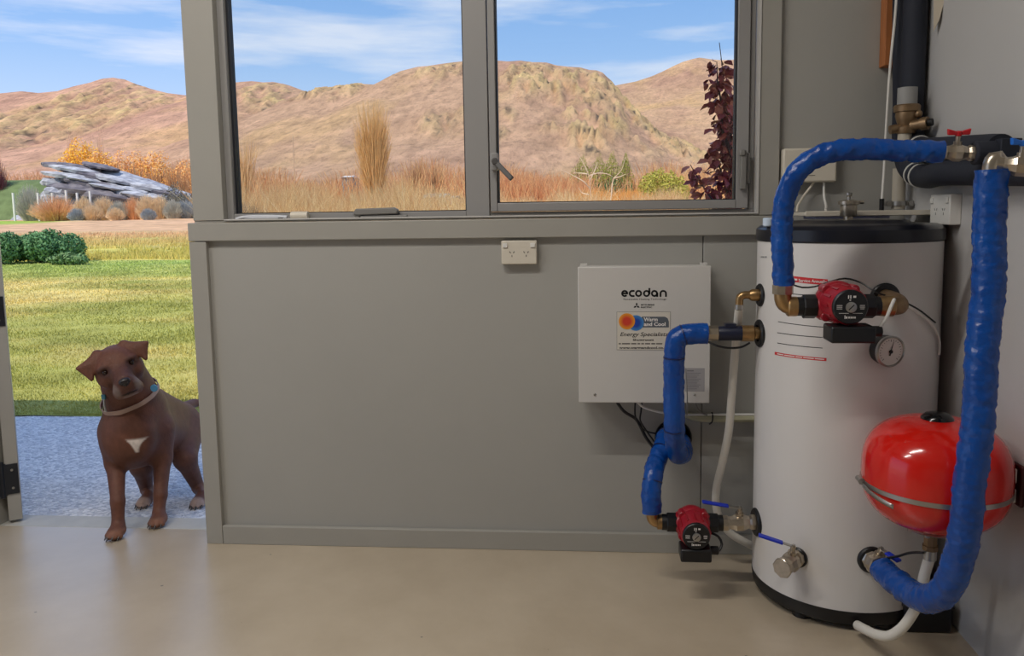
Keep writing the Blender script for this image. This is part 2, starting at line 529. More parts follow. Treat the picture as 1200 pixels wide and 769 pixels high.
# open door leaf with its hinges
c0 = at(27, 608, Z=0.012); c1 = Vector((c0.x-0.038, c0.y-0.030, 0.012))
ed = (c0-c1); ed.z = 0; th = ed.length; ed.normalize()
bd = Vector((-ed.y, ed.x, 0))
ctr = (c0+c1)/2+bd*0.44
d1 = struct('door_1', MB().obox((ctr.x, ctr.y, 1.13), bd*0.44, ed*(th/2), (0, 0, 1.118)), mat('grey_door_paint', srgb(168, 165, 158), 0.4, var=0.05, scale=4), bevel=0.002)
for zz in ((545, 580), (348, 383)):
    za = at(14, zz[0], Y=c1.y).z; zb = at(14, zz[1], Y=c1.y).z
    hm = (c0+c1)/2-bd*0.003
    h = MB().obox((hm.x, hm.y, (za+zb)/2), bd*0.002, ed*(th/2-0.003), (0, 0, abs(za-zb)/2)).obox((hm.x-ed.x*0.04, hm.y-ed.y*0.04, (za+zb)/2), bd*0.002, ed*0.02, (0, 0, abs(za-zb)/2+0.004))
    h.cyl((c1.x-0.008, c1.y-0.008, min(za, zb)-0.012), (c1.x-0.008, c1.y-0.008, max(za, zb)+0.012), 0.009, n=12)
    ho = h.build('hinge', mat('black_hinge', srgb(26, 30, 38), 0.4), d1, bevel=0.001)
    for k in (-0.3, 0.3):
        q = Vector((hm.x, hm.y, (za+zb)/2+k*abs(za-zb)))-bd*0.002
        MB().cyl(q, q-bd*0.002, 0.005, n=10).build('screw', M_STEEL, ho)

# ceiling lamps (two fluorescent battens)
for lx, ly in ((-0.9, -1.55), (-2.6, -1.9)):
    t = thing('batten_lamp', 'white fluorescent batten lamp on the ceiling '+('nearer the water tank' if lx > -2 else 'nearer the door'), 'lamp', (lx, ly, 3.1), 'ceiling lamps')
    MB().box(lx-0.62, lx+0.62, ly-0.05, ly+0.05, 3.055, 3.099).build('housing', M_WHITE, t, bevel=0.004)
    em = MATS.get('lit_tube')
    if not em:
        em = bpy.data.materials.new('lit_tube'); em.use_nodes = True; MATS['lit_tube'] = em
        b = em.node_tree.nodes['Principled BSDF']; b.inputs['Emission Color'].default_value = (1, 0.95, 0.88, 1); b.inputs['Emission Strength'].default_value = 6
    MB().cyl((lx-0.58, ly, 3.03), (lx+0.58, ly, 3.03), 0.014, n=12).build('tube', em, t)
    ld = bpy.data.lights.new('lamp_light', 'AREA'); ld.shape = 'RECTANGLE'; ld.size = 1.16; ld.size_y = 0.05; ld.energy = LAMP_W; ld.color = (1.0, 0.955, 0.90)
    lo = bpy.data.objects.new('lamp_light', ld); C.objects.link(lo); lo.parent = t; lo.location = (0, 0, -0.11)

# ------------------------------------------------------------------ hot water tank
TX, TY, TR = 0.784, -0.257, 0.27


def tank_hit(px, py, r=TR):
    d = ray(px, py); a = d[0]**2+d[1]**2; o = _C-np.array([TX, TY, 0]); b = o[0]*d[0]+o[1]*d[1]
    D = b*b-a*(o[0]**2+o[1]**2-r*r)
    t = (-b-max(D, 0)**0.5)/a
    p = _C+d*t
    return math.atan2(p[0]-TX, -(p[1]-TY)), p[2]


def on_tank(th, z, r=TR):
    return Vector((TX+r*math.sin(th), TY-r*math.cos(th), z))


tank = thing('hot_water_tank', 'white cylindrical hot water tank with black lid and base in the corner', 'water tank', (TX, TY, 0))
ax0 = Vector((TX, TY, 0)); axz = lambda z: Vector((TX, TY, z))
MB().rev(axz(0.06), axz(2), [(0, TR-0.004), (0.002, TR), (1.10, TR), (1.10, TR-0.003)], 96).build('shell', M_TANK, tank)
MB().rev(axz(1.147), axz(2), [(0, TR+0.002), (0.004, TR+0.005), (0.036, TR+0.004), (0.046, TR-0.006), (0.051, TR-0.02), (0.055, 0.18), (0.062, 0.17), (0.064, 0.0)], 96).build('lid', M_LID, tank)
MB().rev(axz(0.012), axz(2), [(0, TR-0.02), (0.012, TR-0.004), (0.04, TR+0.001), (0.052, TR+0.001), (0.054, TR-0.01)], 96).build('base', M_BLACK, tank)
for k in range(6):
    th = k*PI/3-0.75
    p = on_tank(th, 0, TR-0.045)
    MB().cyl(p, p+Vector((0, 0, 0.03)), 0.03, n=14).build('foot', M_BLACK, tank)


def port(th, z, r=0.034, name='port_collar'):
    a = on_tank(th, z, TR-0.012); b = on_tank(th, z, TR+0.008)
    return MB().rev(a, b, [(0, r), (0.016, r), (0.02, r-0.004), (0.02, r*0.6), (0.012, r*0.55), (0.012, 0)], 28, cap=False).build(name, M_BLACK, tank)


A_TAP = tank_hit(889, 345); A_FLOW = tank_hit(889, 390); A_P2 = tank_hit(884.5, 609)
A_P1 = tank_hit(1037, 349); A_G = tank_hit(1034, 409); A_DR = tank_hit(935, 653); A_RT = tank_hit(1021, 656)
A_TAP = (math.radians(-84), A_TAP[1]); A_FLOW = (math.radians(-84), A_FLOW[1]); A_P2 = (math.radians(-84), A_P2[1])
for a_, r_ in ((A_TAP, 0.036), (A_FLOW, 0.044), (A_P2, 0.045), (A_P1, 0.042), (A_DR, 0.031), (A_RT, 0.04)):
    port(a_[0], a_[1], r_)


def curved_label(x0, y0, x1, y1, hpx, m, name):
    a0, z0 = tank_hit(x0, y0); a1, z1 = tank_hit(x1, y1)
    h = hpx*2.25/925/2
    mb = MB(); n = 10
    vs = []
    for i in range(n+1):
        t = i/n; a = a0+(a1-a0)*t; z = z0+(z1-z0)*t
        vs += [on_tank(a, z-h, TR+0.0006), on_tank(a, z+h, TR+0.0006)]
    mb.add(vs, [(2*i, 2*i+2, 2*i+3, 2*i+1) for i in range(n)])
    return mb.build(name, m, tank, smooth=180)


def curved_text(body, size, px, py, m, name='lettering', bold=0.0, slope=0.0, fit=None):
    V, Fs = text_geo(body, size, bold)
    a0, z0 = tank_hit(px, py)
    w = max(v[0] for v in V); q = (fit/w) if fit else 1
    mb = MB(); mb.add([on_tank(a0+v[0]*q/TR, z0+v[1]+slope*v[0]*q, TR+0.0012) for v in V], Fs)
    return mb.build(name, m, tank, smooth=0)


M_LRED = mat('label_red', srgb(206, 40, 44), 0.5)
M_LWHT = mat('label_white', srgb(232, 228, 224), 0.5)
curved_label(926, 326.5, 970, 331, 7, M_LRED, 'service_label')['label'] = 'red service label'
def curved_bars(x0, y0, x1, y1, hpx, words, m):
    """print too small to read in the photograph: a row of word-long strokes"""
    tot = sum(words)+0.5*(len(words)-1); x = 0; mb = MB(); h = hpx*2.25/925/2
    a0, z0 = tank_hit(x0, y0); a1, z1 = tank_hit(x1, y1)
    for w in words:
        for u0, u1 in ((x/tot, (x+w*0.5)/tot), ((x+w*0.5)/tot, (x+w)/tot)):
            q = [on_tank(a0+(a1-a0)*u, z0+(z1-z0)*u+s*h, TR+0.0012) for u, s in ((u0, -1), (u1, -1), (u1, 1), (u0, 1))]
            mb.add(q, [(0, 1, 2, 3)])
        x += w+0.5
    return mb.build('fine_print', m, tank, smooth=0)


curved_text('Service Annually', 0.012, 936, 330.2, M_LWHT, fit=0.083, slope=0.0, bold=0.0002)
curved_bars(928, 327.2, 934.5, 327.9, 2.2, (4,), M_LWHT)
curved_label(908, 414, 968.5, 421.5, 3.6, M_LRED, 'warning_label')['label'] = 'thin red warning stripe'
curved_bars(911, 414.6, 966, 421.2, 1.1, (5, 7, 4, 6, 5), M_LWHT)
for (x0, y0, x1, y1) in ((914, 343, 966, 347), (912, 377, 965, 383.5), (911, 390, 964, 395.5), (911, 402, 964, 408)):
    curved_label(x0, y0, x1, y1, 0.8, M_INK, 'ruled_line')
curved_bars(892, 301.2, 899, 301.2, 1.8, (4, 2), mat('faint_print', srgb(150, 150, 150), 0.5))

# dial gauge on the tank
g_ = MB()
gd = on_tank(A_G[0], A_G[1], 1)-on_tank(A_G[0], A_G[1], 0); gd.normalize()
gd = Vector((gd.x+0.22, gd.y, gd.z-0.05)).normalized()
ga = on_tank(A_G[0], A_G[1], TR-0.004)
gauge = MB().rev(ga, ga+gd, [(0, 0.04), (0.012, 0.042), (0.034, 0.042), (0.036, 0.038)], 40).build('gauge', M_BLACK, tank)
gf = ga+gd*0.036
MB().rev(gf, gf+gd, [(-0.004, 0.0445), (0.004, 0.0445), (0.007, 0.041), (0.004, 0.039), (0.0, 0.039)], 40, cap=False).build('bezel', M_STEEL, gauge)
MB().rev(gf, gf+gd, [(0, 0.0395), (0.002, 0.0395)], 40).build('dial', M_WHITE, gauge)
gx = Vector((0, 0, 1)).cross(gd).normalized(); gy = gd.cross(gx)
tk = MB(); fo = gf+gd*0.0026
for k in range(21):
    an = math.radians(-45+k*13.5); dr = gx*math.cos(an)+gy*math.sin(an); sd = gd.cross(dr)
    L = 0.006 if k % 5 == 0 else 0.003
    tk.obox(fo+dr*(0.034-L/2), dr*L/2, sd*0.0006, gd*0.0003)
tk.build('tick_marks', M_INK, gauge)
nd = (gx*0.25+gy*0.97).normalized(); sd = gd.cross(nd)
MB().prism([fo+gd*0.001-nd*0.012+sd*0.0022, fo+gd*0.001-nd*0.012-sd*0.0022, fo+gd*0.001+nd*0.03], gd*0.001).cyl(fo, fo+gd*0.004, 0.005, n=14).build('needle', M_INK, gauge)

# things on the lid
cap = at(900, 267, Y=-0.32); zl = 1.1975
MB().cyl((cap.x, -0.32, zl-0.004), (cap.x, -0.32, zl+0.022), 0.016, n=20, ch=0.003).build('filler_cap', mat('pale_blue_cap', srgb(206, 222, 240), 0.4), tank)
va = at(994, 262, Y=-0.30); vx, vy = va.x, -0.30
vent = thing('air_vent', 'nickel automatic air vent standing on the black tank lid', 'air vent', (vx, vy, 1.2))
MB().rev((vx, vy, 1.21), (vx, vy, 2), [(0, 0.014), (0.01, 0.014), (0.01, 0.022), (0.014, 0.0245), (0.045, 0.0245), (0.047, 0.031), (0.057, 0.031), (0.06, 0.02), (0.062, 0)], 28).build('body', M_NICKEL, vent)
MB().rev((vx, vy, 1.270), (vx, vy, 2), [(0, 0.006), (0.01, 0.006), (0.014, 0.009), (0.022, 0.009), (0.024, 0)], 16).build('vent_cap', M_STEEL, vent)
MB().cyl((vx+0.026, vy, 1.263), (vx+0.044, vy, 1.263), 0.005, n=10).build('nipple', M_NICKEL, vent)
MB().cyl((vx, vy, 1.2005), (vx, vy, 1.211), 0.02, n=6).build('hex_nut', M_NICKEL, vent)

# white cover sheet lying on the lid, with lavender underside board
tr0, tr1 = at(936, 250, Y=-0.16), at(1083, 247, Y=-0.16)
tl = thing('lid_tray', 'white flat plastic tray lying on top of the tank lid', 'tray', ((tr0.x+tr1.x)/2, -0.16, 1.212))
MB().box(tr0.x, tr1.x, -0.24, -0.09, 1.2225, 1.234).box(tr0.x, tr1.x, -0.245, -0.24, 1.221, 1.2375).build('tray_top', M_CREAM, tl, bevel=0.002)
MB().box(tr0.x+0.03, tr0.x+0.26, -0.235, -0.1, 1.2125, 1.2222).build('board', mat('lavender_board', srgb(176, 176, 206), 0.5), tl, bevel=0.002)
for k in (1020, 1030, 1041):
    q = at(k, 247, Y=-0.17); MB().cyl((q.x, -0.17, 1.2335), (q.x, -0.17, 1.237), 0.006, n=12).build('plug', M_BLACK, tl)


# ------------------------------------------------------------------ plumbing helpers
def tape_pipe(pts, r, label, name='insulated_pipe', bands=(), seed=0, wr=1.0, loc=None):
    """pipe lagging wound with glossy blue tape: wrinkled tube"""
    P = [Vector(p) for p in pts]
    t = thing(name, label, 'insulated pipe', P[0] if loc is None else loc, 'blue taped insulated pipes')
    r0 = random.Random(seed)
    ph = [r0.uniform(0, 6.3) for _ in range(8)]

    def rf(L, an, u):
        s = (L/0.047+an/6.283+ph[0]) % 1.0
        seam = 0.0011*wr*(s-0.5)
        w1 = math.sin(L*230+3*math.sin(an*2+ph[1])+ph[2])*0.0006*max(0, math.sin(L*17+an*2+ph[3]))
        w2 = math.sin(L*95+an*3+ph[4]+2*math.sin(L*31))*0.0008
        w3 = math.sin(L*21+an+ph[5])*0.0012
        n = vnoise(np.array([L*140]), np.array([an*2.2+seed*7]))[0]
        return r+seam+(w1+w2+w3+(n-0.5)*0.0022)*wr
    MB().tube(P, r, n=28, rfun=rf, step=0.0045).build('lagging', M_TAPE, t, smooth=60)
    for (i, dr) in bands:
        Q = smooth_path(P, 0.01); c = Q[i]; d = (Q[i+1]-Q[i-1]).normalized()
        MB().rev(c-d*0.002, c+d, [(0, r-0.002), (0, r+dr), (0.004, r+dr), (0.004, r-0.002)], 28, cap=False).build('tie', mat('navy_tie', srgb(10, 30, 84), 0.4), t)
    return t


def elbow_tube(p, a, b, r, mb=None, n=16):
    """short bend at p from direction a to direction b (lengths included)"""
    mb = mb or MB(); a, b, p = Vector(a), Vector(b), Vector(p)
    pts = [p+a]+[p+a*(1-t)**2*0.6+b*t**2*0.6 for t in (0.0, 0.2, 0.4, 0.6, 0.8, 1.0)]+[p+b]
    mb.tube(pts, r, n=n)
    return mb


XV, YV, ZV = Vector((1, 0, 0)), Vector((0, 1, 0)), Vector((0, 0, 1))


def make_pump(c, s, lh, label, zbox, mo=(0, 0), bw=0.052, bx=0.008):
    """wet-rotor circulator; c = middle of the pipe line (along X), lh = half length to the union ends, motor towards -Y"""
    c = Vector(c)
    t = thing('circulation_pump', label, 'pump', c, 'circulation pumps')
    q = Vector((0, -1, 0))
    o = c+Vector((mo[0], 0, mo[1]))
    v = MB()
    v.rev(o-q*0.034*s, o+q, [(0, 0.03*s), (0.006*s, 0.047*s), (0.03*s, 0.053*s), (0.048*s, 0.052*s), (0.056*s, 0.045*s)], 40)
    v.cyl(c-XV*(lh-0.04), c+XV*(lh-0.04), 0.021, n=24)
    for sg in (-1, 1):
        v.rev(c+XV*sg*0.03*s, c+XV*sg, [(0, 0.036*s), (0.014*s, 0.034*s), (0.03*s, 0.024), (0.032*s, 0.02)], 24)
    for k in range(4):
        an = PI/4+k*PI/2
        b = o+Vector((math.cos(an)*0.047*s, 0, math.sin(an)*0.047*s))
        v.cyl(b-q*0.004*s, b+q*0.034*s, 0.012*s, n=14, ch=0.002)
    v.build('volute', M_RED, t, smooth=40)
    m = MB().rev(o+q*0.02*s, o+q*2, [(0, 0.0485*s), (0.014*s, 0.0485*s), (0.018*s, 0.0455*s), (0.074*s, 0.0445*s), (0.08*s, 0.041*s)], 40)
    for k in range(12):
        an = k*2*PI/12
        dr = Vector((math.cos(an), 0, math.sin(an)))
        m.obox(o+q*0.058*s+dr*0.0445*s, dr*0.003*s, q.cross(dr)*0.0028*s, q*0.028*s)
    m.build('motor_housing', M_RED, t, smooth=40)
    fo = o+q*0.096*s
    face = MB().rev(fo, fo+q, [(0, 0.041*s), (0.012*s, 0.0405*s), (0.015*s, 0.038*s)], 40).build('face_plate', M_BLACK, t)
    ff = fo+q*0.0153*s
    MB().rev(ff, ff+q, [(0, 0.0125*s), (0.004*s, 0.0125*s), (0.005*s, 0.011*s)], 24).build('vent_screw', M_STEEL, face)
    MB().obox(ff+q*0.0052*s, (XV+ZV)*0.006*s, (ZV-XV)*0.0008*s, q*0.0004*s).build('slot', M_INK, face)
    pr = MB()
    for (x, z, w, h) in ((-0.006, 0.024, 0.0015, 0.005), (-0.001, 0.024, 0.0015, 0.005), (0.008, 0.0245, 0.004, 0.003), (-0.002, 0.0165, 0.002, 0.0015),
                         (-0.026, 0.004, 0.008, 0.0007), (-0.026, 0.0, 0.008, 0.0007), (-0.026, -0.004, 0.008, 0.0007), (0.026, 0.004, 0.007, 0.0007), (0.026, 0.0, 0.007, 0.0007), (0.026, -0.004, 0.006, 0.0007),
                         (-0.016, -0.0145, 0.014, 0.0006), (0.016, -0.0145, 0.014, 0.0006),
                         (-0.013, -0.0235, 0.0012, 0.005), (-0.009, -0.0245, 0.0022, 0.0032), (-0.0035, -0.0245, 0.0018, 0.0028), (0.001, -0.0245, 0.0018, 0.0028), (0.0055, -0.0245, 0.0018, 0.0028), (0.01, -0.0245, 0.0018, 0.0028)):
        z2 = z*s; pr.obox(ff+XV*x*s+Vector((0, 0, z2)), XV*w*s*0.8, Vector((0, 0, h*s*0.8)), q*0.0003)
    pr.build('print', M_LWHT, face, smooth=0)['kind'] = 'stuff'
    zb = c.z+zbox
    MB().obox((c.x+bx, c.y-0.074*s, zb), XV*bw, YV*0.036*s, ZV*0.02*s).build('terminal_box', M_BLACK, t, bevel=0.005*s)
    MB().cyl((c.x+bx+bw, c.y-0.072*s, zb+0.004), (c.x+bx+bw+0.026, c.y-0.072*s, zb+0.004), 0.013*s, n=14, ch=0.002).build('cable_gland', M_BLACK, t)
    for sg in (-1, 1):
        a = c+XV*sg*(lh-0.05)
        MB().cyl(a, a+XV*sg*0.034, 0.0325, n=8, ch=0.002).cyl(a+XV*sg*0.034, a+XV*sg*0.05, 0.026, n=24).build('union_nut', M_BLACK, t, smooth=30)
    return t


def lever_valve(a, b, r, label, m=None, lever=None, cat='valve', stem=None, hm=None, butterfly=None, name='ball_valve'):
    """ball valve from a to b; stem direction; lever end point or butterfly direction"""
    m = m or M_NICKEL
    a, b = Vector(a), Vector(b); d = (b-a).normalized(); L = (b-a).length
    t = thing(name, label, cat, a, 'ball valves')
    MB().rev(a, b, [(0, r), (L*0.14, r), (L*0.2, r*0.82), (L*0.3, r*0.9), (L*0.4, r*1.1), (L*0.6, r*1.1), (L*0.7, r*0.9), (L*0.8, r*0.82), (L*0.86, r), (L, r)], 8).build('body', m, t, smooth=20)
    st = Vector(stem).normalized(); c = (a+b)/2; tip = c+st*(r*1.1+0.022)
    MB().rev(c+st*r*0.8, tip+st, [(0, r*0.5), (r*0.3+0.006, r*0.5), (r*0.3+0.006, r*0.3), ((tip-c).length-r*0.8, r*0.3)], 14).build('stem', m, t)
    if lever is not None:
        e = Vector(lever); dv = e-tip; w = dv.cross(st).normalized()
        k1 = tip+dv*0.3
        MB().obox((tip+k1)/2, (k1-tip)/2, w*0.006, st*0.0015).build('lever_root', M_STEEL, t)
        MB().obox((k1+e)/2, (e-k1)/2, w*0.009, dv.cross(w).normalized()*0.0035).build('lever', hm, t, bevel=0.002)
    if butterfly is not None:
        w = Vector(butterfly).normalized(); v = w.cross(st)
        h = MB()
        for sg in (-1, 1):
            h.prism([tip+st*0.0+w*sg*0.004-v*0.006, tip+w*sg*0.026-v*0.006+st*0.0, tip+w*sg*0.028-v*0.006+st*0.016, tip+w*sg*0.006-v*0.006+st*0.009], v*0.012)
        h.cyl(tip-st*0.003, tip+st*0.01, 0.008, n=14)
        h.build('butterfly_handle', hm, t, bevel=0.002)
    MB().cyl(tip-st*0.002, tip+st*0.006, 0.0055, n=6).build('nut', M_STEEL, t)
    return t


# ------------------------------------------------------------------ upper circuit: pump one, elbow, blue loop, red valve
YP = -0.64
pc = at(982, 359, Y=YP)
LH1 = 0.109
pump1 = make_pump((pc.x, YP, pc.z), 1.08, LH1, 'red circulation pump on the upper front of the tank, beside the dial gauge', -0.06, mo=(-0.004, 0.012), bw=0.056, bx=0.006)
el = at(917, 357, Y=YP)
ez = pc.z
le = thing('pipe_elbow', 'brass elbow below the tall looped blue pipe, left of the upper red pump', 'pipe fitting', (el.x, YP, ez))
emb = MB(); emb.tube([(pc.x-LH1+0.004, YP, ez), (el.x+0.03, YP, ez), (el.x+0.012, YP, ez+0.004), (el.x+0.003, YP, ez+0.014), (el.x, YP, ez+0.03), (el.x, YP, ez+0.045)], 0.023, n=20, step=0.006)
emb.rev((pc.x-LH1, YP, ez), (0, YP, ez), [(0, 0.027), (0.022, 0.027), (0.026, 0.0235)], 20)
emb.build('elbow', M_BRASS, le)
MB().rev((el.x, YP, ez+0.034), (el.x, YP, 5), [(0, 0.028), (0.024, 0.028), (0.026, 0.02)], 8).build('hex_nut', M_NICKEL, le, smooth=20)
# right hand connector turning back to the tank port
cn = thing('tank_union', 'brass union between the upper red pump and the tank', 'pipe fitting', (pc.x+0.14, YP, ez))
pe = on_tank(A_P1[0], A_P1[1], TR+0.004)
x1 = pc.x+LH1
MB().tube([(x1-0.004, YP, ez), (x1+0.03, YP, ez), (x1+0.052, YP+0.01, ez), (max(pe.x, x1+0.058), YP+0.03, (ez+pe.z)/2), (pe.x, pe.y-0.03, pe.z), pe], 0.024, n=20, step=0.006).build('bend', M_BRONZE, cn)
MB().rev((x1-0.002, YP, ez), (9, YP, ez), [(0, 0.0265), (0.02, 0.028), (0.034, 0.028), (0.038, 0.024)], 20).build('collar', M_BRASS, cn)
zt = at(1030, 177, Y=-0.7).z
xl = at(1104, 178, Y=-0.7).x
b1 = [(el.x, YP, ez+0.057), (el.x-0.002, YP, ez+0.12), (at(917, 262, Y=-0.645).x, -0.645, at(917, 262, Y=-0.645).z), at(920, 232, Y=-0.655), at(930, 207, Y=-0.665), at(950, 188, Y=-0.675), at(978, 178, Y=-0.685), at(1015, 175.5, Y=-0.69), at(1055, 176, Y=-0.695), at(1104, 178, Y=-0.7)]
tape_pipe(b1, 0.0275, 'tall blue taped pipe looping over the tank lid to the red butterfly valve', seed=1, wr=1.25)
VR0 = at(1105, 178.5, Y=-0.7); VR1 = at(1141, 179.5, Y=-0.7)
lever_valve(VR0-XV*0.008, VR1, 0.02, 'nickel ball valve with red butterfly handle at the end of the looped blue pipe', stem=(0, -0.15, 1), hm=M_REDH, butterfly=(1, 0, 0.0))
VR0 = None

# ------------------------------------------------------------------ right hand blue pipe
b2 = [at(1162, 199, Y=-0.95), at(1161, 240, Y=-0.95), at(1159, 300, Y=-0.955), at(1156, 360, Y=-0.965), at(1150, 430, Y=-0.975), at(1145, 500, Y=-0.985), at(1137, 570, Y=-0.985), at(1128, 630, Y=-0.97), at(1119, 672, Y=-0.945), at(1104, 696, Y=-0.90), at(1084, 701, Y=-0.84), at(1066, 695, Y=-0.76), at(1046, 679, Y=-0.68), at(1034, 667, Y=-0.625)]
tape_pipe(b2, 0.0345, 'long upright blue taped pipe in front of the red expansion vessel', seed=2, wr=1.5)
rv = on_tank(A_RT[0], A_RT[1], TR-0.002)
end2 = Vector(b2[-1])
lever_valve(rv, end2+(rv-end2)*0.12, 0.029, 'nickel ball valve with short blue lever at the foot of the right tank port', stem=(0.15, -0.35, 1), lever=(at(1054, 658, Y=-0.64)), hm=M_BLUEH)
vt = Vector(b2[0])
lever_valve(at(1168, 193, Y=-0.955), at(1226, 196, Y=-0.99)*1.0, 0.021, 'nickel ball valve with blue butterfly handle on the right wall', stem=(0, -0.1, 1), hm=mat('mid_blue_handle', srgb(30, 110, 210), 0.4), butterfly=(1, 0.1, 0))
le2 = thing('pipe_elbow', 'nickel elbow on top of the long upright blue pipe', 'pipe fitting', vt)
MB().tube([vt-ZV*0.004, vt+ZV*0.008, vt+Vector((0.002, 0, 0.018)), vt+Vector((0.01, -0.001, 0.0245)), at(1168, 193, Y=-0.955)+XV*0.004], 0.019, n=18, step=0.005).build('elbow', M_NICKEL, le2)

# ------------------------------------------------------------------ wall hole, middle and lower blue pipes, pump two
hc = at(789, 513, Y=0.02)
gr = thing('pipe_grommet', 'black round pipe sleeve let into the grey wall panel', 'grommet', hc)
MB().rev((hc.x, 0.012, hc.z), (hc.x, 1, hc.z), [(0.0, 0.062), (0.0, 0.066), (0.008, 0.067), (0.008, 0.058), (-0.0005+0.0085, 0.0)], 40, cap=False).build('ring', M_BLACK, gr)
YF = A_FLOW and on_tank(*A_FLOW).y
b3 = [at(829, 391, Y=YF), at(812, 391, Y=YF), at(801, 392.5, Y=YF), at(793, 398, Y=YF), at(790.5, 410, Y=YF), at(790, 450, Y=YF), at(790, 495, Y=YF), at(791, 518, Y=-0.262), at(795, 532, Y=-0.22), at(800, 530, Y=-0.15), at(799, 523, Y=-0.07), at(797, 517, Y=0.0)]
p3 = tape_pipe(b3, 0.0335, 'blue taped pipe in front of the white control box, bent into the wall sleeve', seed=3, wr=0.9, bands=((6, 0.0012), (14, 0.0012), (36, 0.0012)))
YB = on_tank(*A_P2).y
b4 = [at(764, 600, Y=YB), at(763, 588, Y=YB), at(763.5, 572, Y=YB+0.01), at(766, 556, Y=YB+0.03), at(770, 540, Y=-0.18), at(776, 524, Y=-0.12), at(779, 514, Y=-0.06), at(781, 511, Y=0.0)]
p4 = tape_pipe(b4, 0.032, 'short blue taped pipe running from the wall sleeve down to the lower red pump', seed=4, wr=1.1, bands=((9, 0.0012), (24, 0.0012)))
pp = at(811, 612.5, Y=YB)
LH2 = 0.098
pump2 = make_pump((pp.x, YB, pp.z), 1.05, LH2, 'red circulation pump low on the left of the tank, above the floor', -0.064, mo=(0.0, 0.0), bw=0.048, bx=0.0)
e4 = Vector(b4[0])
le4 = thing('pipe_elbow', 'small bright brass elbow under the short blue pipe', 'pipe fitting', (e4.x, YB, pp.z))
MB().tube([(pp.x-LH2, YB, pp.z), (e4.x+0.026, YB, pp.z), (e4.x+0.01, YB, pp.z+0.003), (e4.x+0.002, YB, pp.z+0.012), (e4.x, YB, pp.z+0.026), (e4.x, YB, e4.z+0.006)], 0.019, n=18, step=0.006).rev((pp.x-LH2, YB, pp.z), (-9, YB, pp.z), [(0, 0.024), (0.014, 0.024), (0.017, 0.0195)], 20).build('elbow', M_BRASS, le4)
pv0 = Vector((pp.x+LH2, YB, pp.z)); pv1 = on_tank(A_P2[0], A_P2[1], TR+0.002)
lever_valve(pv0, pv1, 0.026, 'nickel ball valve with long blue lever between lower pump and tank', stem=(0.0, -0.1, 1), lever=at(823, 588, Y=YB-0.01), hm=M_BLUEH)
# drain valve, front left of the tank
dr1 = on_tank(A_DR[0], A_DR[1], TR)
ddir = (on_tank(A_DR[0], 0, 1)-on_tank(A_DR[0], 0, 0)).normalized()
dr2 = dr1+ddir*0.085+Vector((0, 0, -0.004))
lever_valve(dr1, dr2, 0.027, 'capped nickel drain valve with blue lever on the lower front of the tank', stem=(0.1, -0.1, 1), lever=at(889, 627, Y=dr1.y-0.02), hm=M_BLUEH)
MB().cyl(dr2, dr2+ddir*0.012, 0.03, n=8, ch=0.002).build('end_cap', M_NICKEL, bpy.data.objects['ball_valve.004'] if 'ball_valve.004' in bpy.data.objects else None)

# flow sensor between middle pipe and tank
fs0 = at(830, 390.5, Y=YF); fs = thing('flow_sensor', 'dark blue flow sensor with brass ends between blue pipe and tank', 'sensor', fs0)
zf = on_tank(*A_FLOW).z
X = lambda px: at(px, 390, Y=YF).x
MB().rev((X(829), YF, zf), (9, YF, zf), [(0, 0.024), (X(841)-X(829), 0.026)], 8).build('hex_nut', M_NICKEL, fs, smooth=20)
MB().rev((X(841), YF, zf), (9, YF, zf), [(0, 0.021), (0.006, 0.0235), (X(869)-X(841)-0.008, 0.0235), (X(869)-X(841), 0.024)], 24).box(X(849), X(862), YF-0.014, YF+0.014, zf+0.02, zf+0.032).build('body', mat('navy_plastic', srgb(22, 28, 52), 0.4), fs)
MB().rev((X(869), YF, zf), (9, YF, zf), [(0, 0.026), (0.036, 0.026), (0.04, 0.02), (X(890)-X(869), 0.02)], 24).build('brass_end', M_BRASS, fs)
cb = MB().tube([(X(829), YF-0.02, zf-0.024), (X(840), YF-0.03, zf-0.036), (X(855), YF-0.03, zf-0.042), (X(868), YF-0.03, zf-0.038), (X(877), YF-0.025, zf-0.026)], 0.0035, n=8, step=0.008).build('cable', M_BLACK, fs)

# upper tap and left white hose
YT = on_tank(*A_TAP).y; zt2 = on_tank(*A_TAP).z
XT = lambda px: at(px, 346, Y=YT).x
tp = thing('hose_fitting', 'small brass elbow above the flow sensor, holding the white hose', 'pipe fitting', (XT(868), YT, zt2))
MB().rev((XT(878), YT, zt2), (9, YT, zt2), [(0, 0.014), (0.008, 0.019), (0.03, 0.019), (0.034, 0.014), (0.045, 0.014)], 16).tube([(XT(880), YT, zt2), (XT(872), YT, zt2), (XT(867.5), YT, zt2-0.006), (XT(866.5), YT, zt2-0.03)], 0.0125, n=14, step=0.005).build('elbow', M_BRASS, tp)
MB().cyl((XT(866.5), YT, zt2-0.03), (XT(866.3), YT, zt2-0.045), 0.0145, n=16).build('ferrule', M_STEEL, tp)
h1 = thing('white_hose', 'white hose hanging from the brass elbow between control box and tank', 'hose', at(866, 360, Y=YT), 'white hoses')
hp = [(XT(866.3), YT, zt2-0.042), at(864, 385, Y=-0.245), at(860, 430, Y=-0.215), at(857, 470, Y=-0.19), at(854, 505, Y=-0.17), at(847, 540, Y=-0.15), at(840, 570, Y=-0.14), at(839, 590, Y=-0.135), at(844, 610, Y=-0.13), at(856, 625, Y=-0.12), at(872, 635, Y=-0.10), at(886, 642, Y=-0.045), at(900, 650, Y=-0.03)]
MB().tube(hp, 0.0135, n=14, step=0.012).build('hose', M_HOSE, h1)

